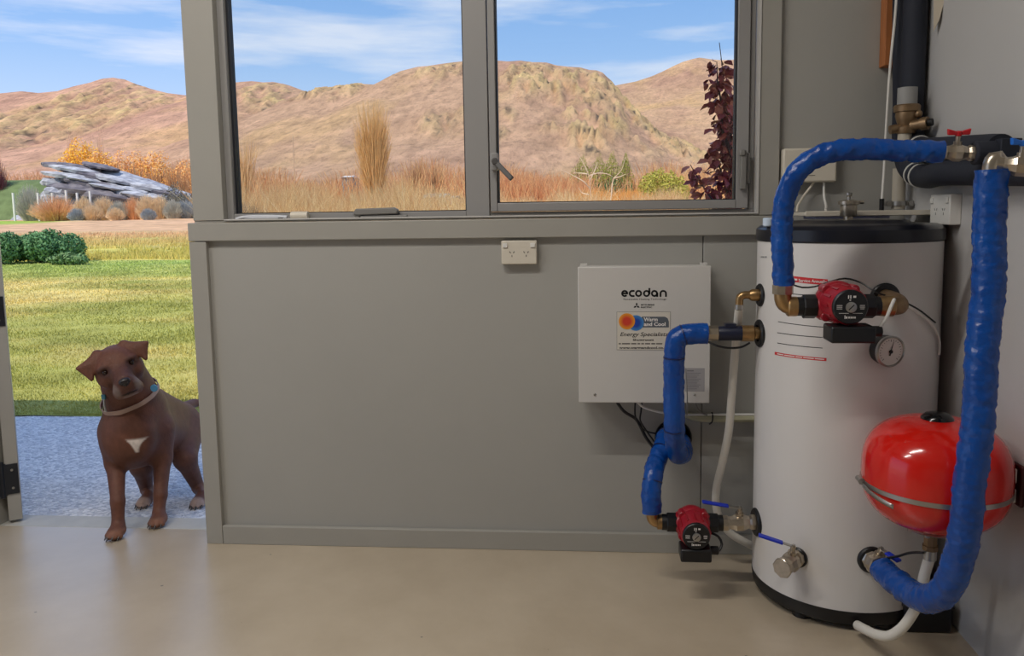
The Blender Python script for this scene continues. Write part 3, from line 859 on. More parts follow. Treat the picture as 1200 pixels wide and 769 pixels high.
# ------------------------------------------------------------------ expansion vessel
ev = Vector((0.868, -0.752, 0)); vz = at(1095, 556, Y=-0.752).z
vr = 0.177
zt_, zb_ = at(1095, 489, Y=-0.74).z, at(1092, 616, Y=-0.752).z
tilt = Matrix.Rotation(math.radians(-1.0), 3, 'Y')
ves = thing('expansion_vessel', 'glossy red expansion vessel strapped to the right wall', 'pressure vessel', (ev.x, ev.y, zb_))
hv = (zt_-zb_)/2; zc = (zt_+zb_)/2
prof = []
for k in range(25):
    a = -PI/2+PI*k/24
    ca, sa = math.cos(a), math.sin(a)
    e = 2.7
    prof.append((hv+hv*math.copysign(abs(sa)**(2/e), sa), vr*abs(ca)**(2/e)))
MB().rev((ev.x, ev.y, zc-hv), (ev.x, ev.y, 9), prof, 64, cap=False).build('shell', M_VESSEL, ves, smooth=60)
MB().rev((ev.x, ev.y, zc+hv-0.003), (ev.x, ev.y, 9), [(0, 0.04), (0.008, 0.037), (0.016, 0.028), (0.02, 0.012), (0.021, 0)], 32).build('valve_cap', mat('glossy_black', srgb(16, 16, 18), 0.15), ves)
MB().rev((ev.x, ev.y, zc-hv-0.006), (ev.x, ev.y, 9), [(0, 0.068), (0.003, 0.072), (0.012, 0.066)], 40).build('flange', M_STEEL, ves)
for k in range(8):
    an = k*PI/4+0.2
    q = Vector((ev.x+0.062*math.cos(an), ev.y+0.062*math.sin(an), zc-hv-0.011))
    MB().cyl(q, q+ZV*0.007, 0.007, n=6).build('bolt', M_STEEL, ves)
# strap
zs = zc-0.028
rs = vr*(1-abs((zs-zc)/hv)**2.7)**(1/2.7)+0.0015
MB().rev((ev.x, ev.y, zs-0.006), (ev.x, ev.y, 9), [(0, rs-0.004), (0, rs), (0.012, rs+0.0003), (0.012, rs-0.004)], 64, cap=False).build('strap', M_STEEL, ves)
tail = MB(); vs = []
for k in range(12):
    a = math.radians(-88+k*3.4); rr = rs+0.004+k*0.0004; z0 = zs-0.004-k*0.0016
    vs += [Vector((ev.x+rr*math.sin(a), ev.y-rr*math.cos(a), z0-0.006)), Vector((ev.x+rr*math.sin(a), ev.y-rr*math.cos(a), z0+0.006))]
tail.add(vs, [(2*i, 2*i+2, 2*i+3, 2*i+1) for i in range(11)])
tl_ = tail.build('strap_tail', M_STEEL, ves, smooth=180)
sm = tl_.modifiers.new('th', 'SOLIDIFY'); sm.thickness = 0.0014
wa = math.radians(-95)
wq = Vector((ev.x+(rs+0.006)*math.sin(wa), ev.y-(rs+0.006)*math.cos(wa), zs+0.002))
MB().cyl(wq-YV*0.016, wq+YV*0.012, 0.007, n=12).cyl(wq-YV*0.02, wq-YV*0.015, 0.009, n=8).build('strap_screw', M_STEEL, ves)
# wall bracket
bq = at(1189, 566, X=RX-0.012)
brk = MB().box(RX-0.012, RX-0.0005, bq.y-0.03, bq.y+0.06, bq.z-0.055, bq.z+0.05).box(RX-0.03, RX-0.012, bq.y+0.0, bq.y+0.03, bq.z-0.05, bq.z+0.045)
brk.build('wall_bracket', mat('maroon_bracket', srgb(70, 24, 28), 0.45), ves, bevel=0.004)
MB().box(RX-0.046, RX-0.018, bq.y-0.022, bq.y-0.012, bq.z+0.006, bq.z+0.042).box(RX-0.046, RX-0.018, bq.y-0.022, bq.y-0.012, bq.z-0.045, bq.z-0.01).build('bracket_tab', M_WHITE, ves, bevel=0.002)
# bottom connection and hose
vp = Vector((ev.x-0.004, ev.y, zc-hv-0.006))
MB().rev(vp+ZV*0.003, vp-ZV, [(0, 0.02), (0.02, 0.02), (0.022, 0.017), (0.05, 0.017), (0.05, 0.02), (0.062, 0.02)], 8).build('connector', M_BRONZE, ves, smooth=20)
h2 = thing('white_hose', 'white hose dropping from the red vessel and curling on the floor', 'hose', vp-ZV*0.06, 'white hoses')
MB().cyl(vp-ZV*0.06, vp-ZV*0.085, 0.0165, n=18).build('ferrule', M_STEEL, h2)
hp = [vp-ZV*0.08, at(1083, 675, Y=ev.y+0.005), at(1078, 700, Y=-0.75), at(1069, 720, Y=-0.735), at(1056, 737, Y=-0.72), at(1042, 745.5, Y=-0.70), at(1028, 744, Y=-0.66), at(1014, 738, Y=-0.60), at(1005, 733, Y=-0.545)]
hp = [Vector((p[0], p[1], max(p[2], 0.0145))) for p in hp]
MB().tube(hp, 0.0135, n=16, step=0.01).build('hose', M_HOSE, h2)
sc_ = thing('sensor_lead', 'thin black lead between red vessel and the right tank valve', 'cable', at(1062, 651, Y=-0.70))
MB().tube([at(1040, 654, Y=-0.62), at(1052, 652, Y=-0.66), at(1064, 648.5, Y=-0.70), at(1076, 647.5, Y=-0.74), at(1082, 648, Y=-0.765)], 0.0035, n=8, step=0.008).build('lead', M_BLACK, sc_)
# black tray behind the tank foot
bt = thing('floor_tray', 'black plastic drain tray on the floor between tank and right wall', 'tray', (0.97, -0.42, 0))
MB().box(0.9, 1.035, -0.515, -0.3, 0.0, 0.085).build('tray_body', M_BLACK, bt, bevel=0.006)
MB().box(0.895, 1.04, -0.52, -0.295, 0.078, 0.09).build('rim', M_BLACK, bt, bevel=0.003)

# ------------------------------------------------------------------ black lagged pipes in the corner
def lag_pipe(pts, r, label):
    t = thing('lagged_pipe', label, 'insulated pipe', pts[0], 'black foam lagged pipes')
    MB().tube(pts, r, n=24, step=0.02).build('lagging', M_LAG, t, smooth=60)
    return t


YL = -0.07
tA = at(1060, 5, Y=YL)
lagA = [(tA.x, YL, 3.05), (tA.x, YL, 1.9), at(1060, 120, Y=YL), at(1059, 155, Y=YL), at(1060, 178, Y=-0.08), at(1065, 195, Y=-0.115), at(1074, 204, Y=-0.17), at(1088, 207, Y=-0.25), (1.0, -0.4, 1.342), (1.016, -0.6, 1.336), (1.02, -0.8, 1.328), (1.02, -1.0, 1.32)]
lagA = [Vector((min(p[0], 1.021), p[1], p[2])) for p in lagA]
pA = lag_pipe(lagA, 0.036, 'left black foam pipe in the corner, bending low along the right wall')
tB = at(1084, 5, Y=-0.12)
tBx = min(tB.x, 1.016)
lagB = [(tBx, -0.12, 3.0), (tBx, -0.12, 1.9), (tBx, -0.12, 1.56), (tBx, -0.125, 1.5), (tBx, -0.15, 1.455), (tBx, -0.2, 1.43), (1.014, -0.3, 1.418), (1.016, -0.45, 1.408), (1.016, -0.6, 1.398), (1.016, -0.66, 1.394), (1.016, -0.7, 1.39)]
pB = lag_pipe(lagB, 0.036, 'right black foam pipe in the corner, bending along the wall to the red valve')
vr1 = at(1141, 179.5, Y=-0.7)
MB().cyl((1.045, -0.7, vr1.z), (vr1.x-0.002, -0.7, vr1.z), 0.03, n=24, ch=0.003).box(1.0, 1.05, -0.735, -0.665, vr1.z-0.03, vr1.z+0.033).build('elbow', M_LAG, pB, bevel=0.006)
for path, o_, want in ((lagA, pA, 1079), (lagA, pA, 1073), (lagB, pB, 1078)):
    Q = [p for p in smooth_path(path, 0.005) if p.z < 1.45]
    def pxx(p):
        v = np.array(p)-_C
        return 600+PX+F*float(v @ _R)/float(v @ _f)
    k = min(range(1, len(Q)-1), key=lambda k: abs(pxx(Q[k])-want)+(0 if Q[k].y < -0.1 else 1e3))
    dd = (Q[k+1]-Q[k-1]).normalized()
    MB().rev(Q[k]-dd*0.003, Q[k]+dd, [(0, 0.036), (0, 0.0385), (0.006, 0.0385), (0.006, 0.036)], 28, cap=False).build('cable_tie', M_WHITE, o_)

# tempering valve and riser pipe in front of the lagged pipes
YQ = -0.17
tv = at(1063, 140, Y=YQ)
tz = lambda py: at(1062, py, Y=YQ).z
tx = at(1062, 150, Y=YQ).x
val = thing('tempering_valve', 'brass strainer valve on a grey riser pipe in the corner', 'valve', (tx, YQ, tz(140)))
MB().rev((tx, YQ, tz(126)), (tx, YQ, 9), [(0, 0.0295), (tz(103)-tz(126), 0.0295), (tz(103)-tz(126)+0.001, 0.02)], 24).build('upper_stub', mat('grey_pipe', srgb(150, 150, 148), 0.5), val)
H = tz(123)-tz(157)
MB().rev((tx, YQ, tz(157)), (tx, YQ, 9), [(0, 0.026), (0.01, 0.03), (0.02, 0.03), (0.026, 0.024), (H*0.45, 0.03), (H*0.62, 0.034), (H*0.75, 0.033), (H*0.76, 0.039), (H*0.95, 0.04), (H, 0.036)], 28).build('body', M_BRONZE, val)
MB().rev((tx+0.008, YQ-0.02, tz(148)), (tx+0.06, YQ-0.07, tz(146)), [(0, 0.016), (0.03, 0.016), (0.03, 0.02), (0.05, 0.02), (0.05, 0.012), (0.03, 0.012)], 20, cap=False).cyl((tx-0.05, YQ, tz(152)), (tx-0.02, YQ, tz(150)), 0.014, n=14).build('side_port', M_BRONZE, val)
MB().cyl((tx+0.055, YQ-0.062, tz(146.1)), (tx+0.035, YQ-0.045, tz(146.6)), 0.0115, n=16).build('port_hole', M_INK, val)
MB().sphere((tx+0.024, YQ-0.03, tz(135)), 0.012).build('plug', M_BRONZE, val)
rxx = at(1053, 230, Y=-0.045).x
MB().cyl((rxx, -0.045, 1.24), (rxx, -0.045, 1.375), 0.021, n=24).build('riser', mat('cream_pipe', srgb(186, 178, 162), 0.45), val)
MB().cyl((tx-0.004, YQ, tz(169)), (tx-0.004, YQ, tz(156)), 0.021, n=24).build('riser', mat('cream_pipe', srgb(186, 178, 162), 0.45), val)
ck = MB()
ck.rev((rxx, (-0.045), 1.252), (rxx, (-0.045), 9), [(0, 0.022), (0, 0.026), (0.014, 0.026), (0.014, 0.022)], 24, cap=False).box(rxx-0.05, rxx-0.024, (-0.045)-0.012, (-0.045)-0.004, 1.25, 1.268).box(rxx+0.016, rxx+0.045, (-0.045)-0.012, (-0.045)-0.004, 1.25, 1.268)
ck.cyl((rxx-0.04, (-0.045)-0.022, 1.259), (rxx-0.04, (-0.045)+0.01, 1.259), 0.008, n=6).cyl((rxx+0.033, (-0.045)-0.022, 1.259), (rxx+0.033, (-0.045)+0.01, 1.259), 0.008, n=6)
ck.build('clamp', M_STEEL, val)

# timber batten, cream flap, white antenna cable
bt0, bt1 = at(1036, 0, Y=-0.01), at(1043, 78, Y=-0.01)
tm = MB().box(bt0.x, bt0.x+0.056, -0.035, 0.019, bt1.z, 2.6)
tag(tm.build('timber_batten', mat('raw_timber', srgb(186, 116, 66), 0.6, var=0.3, scale=10, stretch=(8, 8, 0.6)), None, bevel=0.002), 'raw orange timber batten end on the wall beside the black pipes', 'timber')
f0, f1, f2, f3 = at(1094, 0, Y=-0.2), at(1107, 0, Y=-0.22), at(1101, 22, Y=-0.22), at(1094, 37, Y=-0.2)
up = Vector((0, 0, 0.35))
fl = MB().prism([f0+up, f1+up*1.0+XV*0.02, f1, f2, f3, f0], (0.003, 0.006, 0))
tag(fl.build('cable_cover', mat('cream_vinyl', srgb(190, 178, 158), 0.55), None), 'cream tapered cover strip hanging beside the right black pipe', 'cover')
cw = thing('antenna_cable', 'thin white cable hanging down the corner to a black plug on the tray', 'cable', at(1034, 236, Y=-0.14))
MB().tube([at(1051, 0, Y=-0.115)+ZV*0.3, at(1050, 5, Y=-0.115), at(1043, 80, Y=-0.115), at(1038.5, 150, Y=-0.12), at(1036, 200, Y=-0.125), at(1033.5, 234, Y=-0.13)], 0.0042, n=8, step=0.02).build('cable', M_WHITE, cw)
pq = at(1033, 247, Y=-0.13)
MB().cyl(at(1033.5, 233, Y=-0.13), (pq.x, -0.13, 1.2345), 0.0075, n=10).build('plug', M_BLACK, cw)

# ------------------------------------------------------------------ wall boxes
def socket(o, W, Hh, D, nrm, label, holes, grp='double power sockets'):
    """double outlet; o = centre on the wall, nrm = outward normal"""
    nrm = Vector(nrm); s = nrm.cross(ZV)*-1
    s = ZV.cross(nrm)
    t = thing('power_socket', label, 'socket', o, grp)
    o = Vector(o)
    MB().obox(o+nrm*D/2, s*W/2, ZV*Hh/2, nrm*D/2).build('plate', M_CREAM if abs(nrm.y) > 0.5 else M_WHITE, t, bevel=0.003)
    for sg in (-1, 1):
        MB().obox(o+nrm*(D+0.002)+s*sg*W*0.39+ZV*Hh*0.3, s*W*0.065, ZV*Hh*0.09, nrm*0.0025).build('switch', M_WHITE, t, bevel=0.001)
        pn = MB(); c = o+nrm*(D+0.0002)+s*sg*W*0.2-ZV*Hh*0.04
        for k, (dx, dz, an) in enumerate(((-0.0068, 0.004, 0.6), (0.0068, 0.004, -0.6), (0, -0.009, 0))):
            pn.obox(c+s*dx+ZV*dz, (s*math.cos(an)+ZV*math.sin(an))*0.0011, (ZV*math.cos(an)-s*math.sin(an))*0.0038, nrm*0.0003)
        pn.build('pin_slots', M_INK, t, smooth=0)
    return t


sq = (at(587, 282, Y=0.0)+at(630, 309.5, Y=0.0))/2
socket((sq.x, 0.0199, sq.z), 0.126, 0.084, 0.03, (0, -1, 0), 'cream double power socket under the window sill', 2)
socket((RX, -0.335, 1.238), 0.135, 0.09, 0.034, (-1, 0, 0), 'white double power socket on the right wall beside the upright blue pipe', 2)

# small white control box behind the looped pipe
rz0, rz1 = at(950, 214, Y=0.0).z, at(950, 174, Y=0.0).z
ra, rb = at(916, 190, Y=0.0).x, at(979, 190, Y=0.0).x
ro = thing('wireless_receiver', 'small cream receiver box on the wall behind the looped blue pipe', 'control box', ((ra+rb)/2, 0.02, rz0))
MB().box(ra, rb, -0.022, 0.0198, rz0, rz1).build('case', M_CREAM, ro, bevel=0.007, seg=3)
MB().box(ra+0.085, ra+0.107, -0.0226, -0.022, rz0+0.022, rz0+0.0245).build('print', mat('print_grey', srgb(110, 104, 96), 0.5), ro)
MB().box(rb-0.035, rb-0.018, -0.0226, -0.022, rz0+0.072, rz0+0.0735).build('slot', M_INK, ro)
cA = thing('receiver_cable', 'white cable from the receiver box down to the tray', 'cable', at(966, 216, Y=0.0), 'receiver cables')
MB().tube([(at(966, 214, Y=-0.003).x, -0.003, rz0+0.003), at(965.5, 222, Y=-0.004), at(966, 232, Y=-0.01), at(968, 241, Y=-0.05), at(967.5, 246.5, Y=-0.1)], 0.0042, n=8, step=0.01).build('cable', M_WHITE, cA)
cB = thing('receiver_cable', 'beige cable slanting from the receiver box behind the blue pipe', 'cable', at(950, 218, Y=0.0), 'receiver cables')
MB().tube([(at(954, 212, Y=-0.003).x, -0.003, rz0+0.003), at(950, 219, Y=-0.003), at(941, 231, Y=-0.01), at(934.5, 243, Y=-0.05), at(934, 249, Y=-0.07)], 0.0042, n=8, step=0.01).build('cable', M_CREAM, cB)

# heat pump controller box
YBX = -0.118
bx0, bx1 = at(677.7, 392, Y=YBX).x, at(832.6, 392, Y=YBX).x
bz1, bz0 = at(755, 312.2, Y=YBX).z, at(755, 472.5, Y=YBX).z
bx = thing('controller_box', 'white metal heating controller box with logo and sticker on the grey wall', 'control box', ((bx0+bx1)/2, 0.02, bz0))
MB().box(bx0+0.004, bx1-0.004, YBX+0.012, 0.0199, bz0+0.004, bz1-0.004).build('case', M_BOX, bx, bevel=0.002)
MB().box(bx0, bx1, YBX, YBX+0.014, bz0, bz1).build('cover', M_BOX, bx, bevel=0.003)
BX = lambda px, py: at(px, py, Y=YBX-0.0004)
for px, py in ((697, 462.5), (814, 462.5)):
    q = BX(px, py); MB().cyl((q.x, YBX-0.003, q.z), (q.x, YBX+0.002, q.z), 0.0048, n=12, ch=0.001).build('screw', M_STEEL, bx)
for px in (684, 824):
    q = at(px, 310.5, Y=0.0); MB().box(q.x-0.012, q.x+0.012, -0.02, 0.0, bz1-0.004, bz1+0.004).build('lug', M_BOX, bx)


def bl(body, px0, px1, pyb, size_px, m=M_INK, dy=0.0, **k):
    a, b = BX(px0, pyb), BX(px1, pyb)
    return letter(body, size_px*2.69/925/0.7, (a.x, YBX-0.0005-dy, a.z), m, bx, fit=b.x-a.x, **k)


def logo_word():
    """the round single-storey letters of the maker's word, drawn as flat strokes"""
    mb = MB(); k = 2.69/925; o = BX(0, 344.0); hw = 1.08
    R = 3.0
    def P(x, y): return BX(x, 344.0-y)
    def stroke(pts):
        n = len(pts); vs = []
        for i, (x, y) in enumerate(pts):
            x0, y0 = pts[max(i-1, 0)]; x1, y1 = pts[min(i+1, n-1)]
            dx, dy = x1-x0, y1-y0; L = math.hypot(dx, dy) or 1; nx, ny = -dy/L*hw, dx/L*hw
            vs += [P(x+nx, y+ny), P(x-nx, y-ny)]
        m = len(mb.v)
        mb.add([(v.x, YBX-0.0007, v.z) for v in vs], [(2*i, 2*i+1, 2*i+3, 2*i+2) for i in range(n-1)])
    def arc(cx, a0, a1, rx=R, cy=0.0, n=22):
        return [(cx+rx*math.cos(math.radians(a0+(a1-a0)*i/n)), cy+R*math.sin(math.radians(a0+(a1-a0)*i/n))) for i in range(n+1)]
    stroke(arc(732.0, 0, 318)); stroke([(729.4, 0.1), (736.0, 0.1)])
    stroke([(743.6, R)]+arc(740.9, 90, 270)+[(743.6, -R)])
    stroke(arc(748.3, 0, 360))
    stroke(arc(757.6, 0, 360)); stroke([(761.0, -1.0), (761.0, 6.4)])
    stroke(arc(766.9, 0, 360)); stroke([(770.2, 1.0), (770.2, -4.0)])
    stroke([(774.0, -4.0), (774.0, 0)]+arc(777.2, 180, 0, rx=3.2)+[(780.4, -4.0)])
    return mb.build('logo', M_INK, bx, smooth=0)


logo_word()
bl('Renewable Heating Technology', 730.5, 780.6, 351.7, 1.9)
bl('MITSUBISHI', 751, 766.5, 358.2, 1.7, bold=0.0002)
bl('ELECTRIC', 751, 764, 361.0, 1.6, bold=0.0002)
# three rhombus mark
rm = MB()
c_ = BX(746, 358.6); u = 0.0118
for an in (90, 210, 330):
    a = math.radians(an); dv = Vector((math.cos(a), 0, math.sin(a))); n_ = Vector((-math.sin(a), 0, math.cos(a)))
    rm.prism([c_, c_+dv*u*0.5+n_*u*0.29, c_+dv*u, c_+dv*u*0.5-n_*u*0.29], (0, -0.0003, 0))
rm.build('emblem', M_INK, bx, smooth=0)
# sticker
k0, k1 = BX(722.7, 365.5), BX(785.6, 410.3)
stk = MB().box(k0.x, k1.x, YBX-0.0006, YBX, k1.z, k0.z).build('sticker', mat('sticker_cream', srgb(214, 208, 196), 0.45), bx)
bd_ = MB()
for (xa, xb, za, zb) in ((k0.x, k1.x, k0.z-0.001, k0.z), (k0.x, k1.x, k1.z, k1.z+0.001), (k0.x, k0.x+0.001, k1.z, k0.z), (k1.x-0.001, k1.x, k1.z, k0.z)):
    bd_.box(xa, xb, YBX-0.0009, YBX-0.0006, za, zb)
bd_.build('border', mat('sticker_grey', srgb(96, 96, 96), 0.5), stk, smooth=0)
gb = [BX(752, 371.2), BX(779, 371.2), BX(782.4, 373), BX(783.8, 377), BX(783.8, 383.8), BX(752, 383.8)]
MB().prism([Vector((p.x, YBX-0.0007, p.z)) for p in gb], (0, -0.0003, 0)).build('banner', mat('sticker_slate', srgb(92, 98, 106), 0.5), stk, smooth=0)


def disc_mat(name, cin, cout):
    m = mat(name, cin, 0.5)
    n, l = m.node_tree.nodes, m.node_tree.links
    tc = n.new('ShaderNodeTexCoord'); mp = n.new('ShaderNodeMapping'); gtx = n.new('ShaderNodeTexGradient'); gtx.gradient_type = 'SPHERICAL'
    mp.inputs['Location'].default_value = (-1, 0, -1); mp.inputs['Scale'].default_value = (2, 0, 2)
    l.new(tc.outputs['Generated'], mp.inputs[0]); l.new(mp.outputs[0], gtx.inputs[0])
    rp = n.new('ShaderNodeValToRGB'); rp.color_ramp.elements[0].color = cout; rp.color_ramp.elements[1].color = cin; rp.color_ramp.elements[1].position = 0.55
    l.new(gtx.outputs['Color'], rp.inputs[0]); l.new(rp.outputs[0], n['Principled BSDF'].inputs['Base Color'])
    return m


q = BX(745.2, 378.6); MB().rev((q.x, YBX-0.001, q.z), (q.x, -9, q.z), [(0, 0.0268), (0.0003, 0.0268)], 32).build('blue_disc', disc_mat('disc_blue', srgb(24, 70, 170), srgb(70, 140, 200)), stk, smooth=0)
q = BX(734.6, 376.6); MB().rev((q.x, YBX-0.0014, q.z), (q.x, -9, q.z), [(0, 0.0276), (0.0003, 0.0276)], 32).build('orange_disc', disc_mat('disc_orange', srgb(212, 62, 44), srgb(238, 160, 40)), stk, smooth=0)
bl('Warm', 754.6, 771, 376.4, 4.2, M_LWHT, dy=0.0008, bold=0.0006)
bl('and Cool', 754.6, 780, 381.9, 4.0, M_LWHT, dy=0.0008, bold=0.0006)
bl('Energy Specialists', 726.2, 782.3, 394.0, 4.6, dy=0.0004, shear=0.25, bold=0.0002)
bl('Showroom', 741.5, 766, 399.6, 2.6, dy=0.0004, bold=0.0003)
ad = MB(); xx = 725.0
for w in (2.6, 0, 9.5, 0, 6.0, 0, 3.2, 0, 3.2, 0, 6.0, 0, 4.5, 0, 7.0):
    if w:
        a, b = BX(xx, 402.2), BX(xx+w, 403.6); ad.box(a.x, b.x, YBX-0.0009, YBX-0.0006, b.z, a.z)
    xx += w if w else 1.3
ad.build('fine_print', mat('address_grey', srgb(88, 84, 80), 0.5), stk, smooth=0)['kind'] = 'stuff'
bl('www.warmandcool.co.nz', 725.8, 783.8, 408.8, 2.6, dy=0.0004, bold=0.0003)
r0, r1 = BX(802.5, 431.5), BX(825.5, 459)
rp_ = MB().box(r0.x, r1.x, YBX-0.0006, YBX, r1.z, r0.z).build('rating_plate', mat('rating_grey', srgb(160, 158, 160), 0.45), bx)
rl = MB()
for k in range(9):
    zz = r0.z-0.018-k*0.0068; rl.box(r0.x+0.004, r0.x+0.004+(0.05-0.006*(k % 3)), YBX-0.0008, YBX-0.0006, zz, zz+0.0012)
rl.box(r0.x+0.008, r0.x+0.03, YBX-0.0008, YBX-0.0006, r0.z-0.011, r0.z-0.008)
rl.build('fine_print', mat('fine_print_grey', srgb(96, 96, 100), 0.5), rp_, smooth=0)

# ------------------------------------------------------------------ cables below the controller
def cable(name, label, pts, r, m, grp=None, cat='cable'):
    t = thing(name, label, cat, pts[0], grp)
    MB().tube(pts, r, n=8, step=0.012).build('run', m, t)
    return t


zc_ = bz0+0.006
cable('black_cable', 'thick black cable curving from the box bottom to the wall sleeve', [(at(718, 471, Y=-0.03).x, -0.03, zc_), at(731, 482, Y=-0.03), at(745, 491, Y=-0.02), at(750, 499, Y=-0.02), at(757, 513, Y=-0.015), at(767, 526, Y=-0.008)], 0.0058, M_BLACK, 'black cables')
cable('black_cable', 'thin black cable dropping straight from the box to the bundle', [(at(745, 471, Y=-0.03).x, -0.03, zc_), at(744, 481, Y=-0.028), at(745, 490, Y=-0.028), at(752, 502, Y=-0.024), at(762, 507, Y=-0.015), at(771, 508.5, Y=-0.004)], 0.003, M_BLACK, 'black cables')
cable('black_cable', 'thin black cable beside it, ending lower at the sleeve edge', [(at(753, 471, Y=-0.034).x, -0.034, zc_), at(751, 484, Y=-0.034), at(750, 492, Y=-0.034), at(756, 503, Y=-0.03), at(764, 514, Y=-0.02), at(768, 520, Y=-0.01)], 0.003, M_BLACK, 'black cables')
cable('white_cable', 'white cable sagging under the box and running right to the tank', [(at(742, 471, Y=-0.045).x, -0.045, zc_), at(752, 476, Y=-0.045), at(766, 481.5, Y=-0.045), at(782, 484.5, Y=-0.04), at(800, 486, Y=-0.036), at(830, 486, Y=-0.034), at(860, 486, Y=-0.034), at(888, 486, Y=-0.034)], 0.0042, M_WHITE)
tie = cable('grey_conduit', 'cream conduit on the wall from under the box to the tank', [at(803, 485, Y=-0.002), at(812, 489, Y=-0.002), at(822, 490.5, Y=-0.002), at(840, 491, Y=-0.002), at(865, 491, Y=-0.002), at(890, 491, Y=-0.002)], 0.0125, mat('cream_conduit', srgb(186, 182, 152), 0.5), cat='conduit')
q = at(832.5, 489.5, Y=-0.01)
MB().tube([q+Vector((0.002, -0.02, 0.024)), q+Vector((0.004, -0.028, 0.014)), q+Vector((0.004, -0.026, 0.0)), q+Vector((0.002, -0.02, -0.012)), q+Vector((-0.006, -0.015, -0.02))], 0.0028, n=8, step=0.006).build('cable_tie', M_BLACK, tie)
cable('sensor_cable', 'thin grey sensor cable beside the blue pipe under the box', [at(803.5, 432, Y=-0.14), at(805, 455, Y=-0.14), at(805.5, 475, Y=-0.13), at(805, 487, Y=-0.05)], 0.002, M_GREYP)
cable('grey_lead', 'short grey lead looping from the box bottom to the conduit', [(at(813, 471, Y=-0.04).x, -0.04, zc_), at(817, 478, Y=-0.042), at(822, 484, Y=-0.044), at(829, 486.5, Y=-0.046)], 0.003, M_GREYP)

# leads across the tank front
def on_px(px, py, off): 
    a, z = tank_hit(px, py, TR+off); return on_tank(a, z, TR+off)


cable('probe_lead', 'thin black lead arching across the white tank above the upper pump', [on_px(927, 333, 0.05), on_px(940, 337, 0.03), on_px(955, 336, 0.015), on_px(970, 331, 0.012), on_px(990, 326.5, 0.012), on_px(1008, 331, 0.02), on_px(1028, 343, 0.05), on_px(1050, 350, 0.04), on_px(1075, 362, 0.02), on_px(1096, 378, 0.01)], 0.0025, M_BLACK)
cable('probe_lead', 'white lead from the upper pump looping over its brass union', [Vector((pc.x+0.088, YP-0.078, ez-0.056)), at(1030, 386, Y=-0.72), at(1038, 374, Y=-0.715), at(1044, 360, Y=-0.70), at(1048, 351, Y=-0.68)], 0.0046, M_WHITE)
cable('probe_lead', 'white lead curving down the right edge of the tank', [on_px(1050, 352, 0.035), on_px(1070, 363, 0.025), on_px(1088, 376, 0.014), on_px(1097, 388, 0.012), on_px(1101, 402, 0.008), on_px(1100.5, 416, 0.006)], 0.0036, M_WHITE)
cable('pump_lead', 'black lead looping at the right of the lower pump', [Vector((pp.x+0.074, YB-0.076, pp.z-0.06)), at(843, 645, Y=YB-0.08), at(846, 638, Y=YB-0.07), at(842, 629, Y=YB-0.06), at(834, 625, Y=YB-0.04)], 0.0042, M_BLACK)

# ------------------------------------------------------------------ things on the window sill
zs_ = 1.2316
wx0, wx1 = at(416, 250, Y=0.012).x, at(466, 250, Y=0.012).x
wn_ = thing('window_winder', 'grey window winder with folded handle on the sill below the left pane', 'window winder', ((wx0+wx1)/2, 0.014, zs_))
MB().box(wx0+0.02, wx1+0.035, 0.006, 0.026, zs_, zs_+0.012).build('base', M_GREYP, wn_, bevel=0.003)
wb2 = MB().prism([(wx0, 0.0, zs_+0.013), (wx1, 0.0, zs_+0.016), (wx1+0.004, 0.0, zs_+0.030), (wx1-0.012, 0.0, zs_+0.039), (wx0+0.006, 0.0, zs_+0.036), (wx0-0.003, 0.0, zs_+0.024)], (0, 0.026, 0))
wb2.build('cover', M_GREYP, wn_, bevel=0.004)
MB().cyl((wx0+0.008, 0.006, zs_+0.018), (wx0+0.008, 0.024, zs_+0.018), 0.014, n=16).build('pivot', M_GREYP, wn_, bevel=0.002)
tx0 = at(351, 252, Y=0.012)
tag(MB().rev((tx0.x-0.031, 0.015, zs_+0.0145), (9, 0.015, zs_+0.0145), [(0, 0.012), (0, 0.0145), (0.062, 0.0145), (0.062, 0.012)], 24).build('tape_roll', M_CREAM, None), 'small cream roll lying on the window sill', 'roll')
lx0, lx1 = at(277, 256, Y=0.01).x, at(336, 254, Y=0.01).x
ln = thing('lever_handle', 'white spare lever handle lying flat on the left of the sill', 'handle', ((lx0+lx1)/2, 0.012, zs_))
MB().tube([(lx0, 0.008, zs_+0.004), (lx0+0.02, 0.008, zs_+0.010), (lx0+0.06, 0.012, zs_+0.013), (lx0+0.12, 0.014, zs_+0.013), (lx1, 0.014, zs_+0.010)], 0.006, n=10, step=0.01).box(lx0+0.02, lx1, 0.006, 0.02, zs_+0.006, zs_+0.012).build('lever', mat('pale_grey_plastic', srgb(206, 208, 214), 0.35), ln, bevel=0.001)
for xx in (lx0+0.012, lx1-0.03):
    MB().cyl((xx, 0.006, zs_+0.004), (xx+0.018, 0.006, zs_+0.004), 0.004, n=10).build('stud', M_BLACK, ln)

# ================================================================== outdoors
def ground_z(d):
    """height of the open ground at distance d from the camera"""
    d = np.asarray(d, float)
    return np.interp(d, [0, 5, 12, 20, 30, 45, 60, 90, 150, 230, 2000], [-0.05, -0.05, -0.03, 0.12, 0.42, 0.85, 1.15, 1.35, 1.6, 2.4, 2.4])


def gz(y):
    return float(ground_z(y+2.8))


def grid_mesh(name, xs, ys, zf, m, col=None):
    Xg, Yg = np.meshgrid(xs, ys)
    Zg = zf(Xg, Yg)
    V = np.stack([Xg.ravel(), Yg.ravel(), Zg.ravel()], 1)
    nx, ny = len(xs), len(ys)
    i = np.arange(ny-1)[:, None]*nx+np.arange(nx-1)[None, :]
    Fc = np.stack([i, i+1, i+1+nx, i+nx], -1).reshape(-1, 4)
    cols = None if col is None else col(Xg, Yg, Zg).reshape(-1, 3)
    return npmesh(name, V, Fc, m, cols=cols, smooth=True)


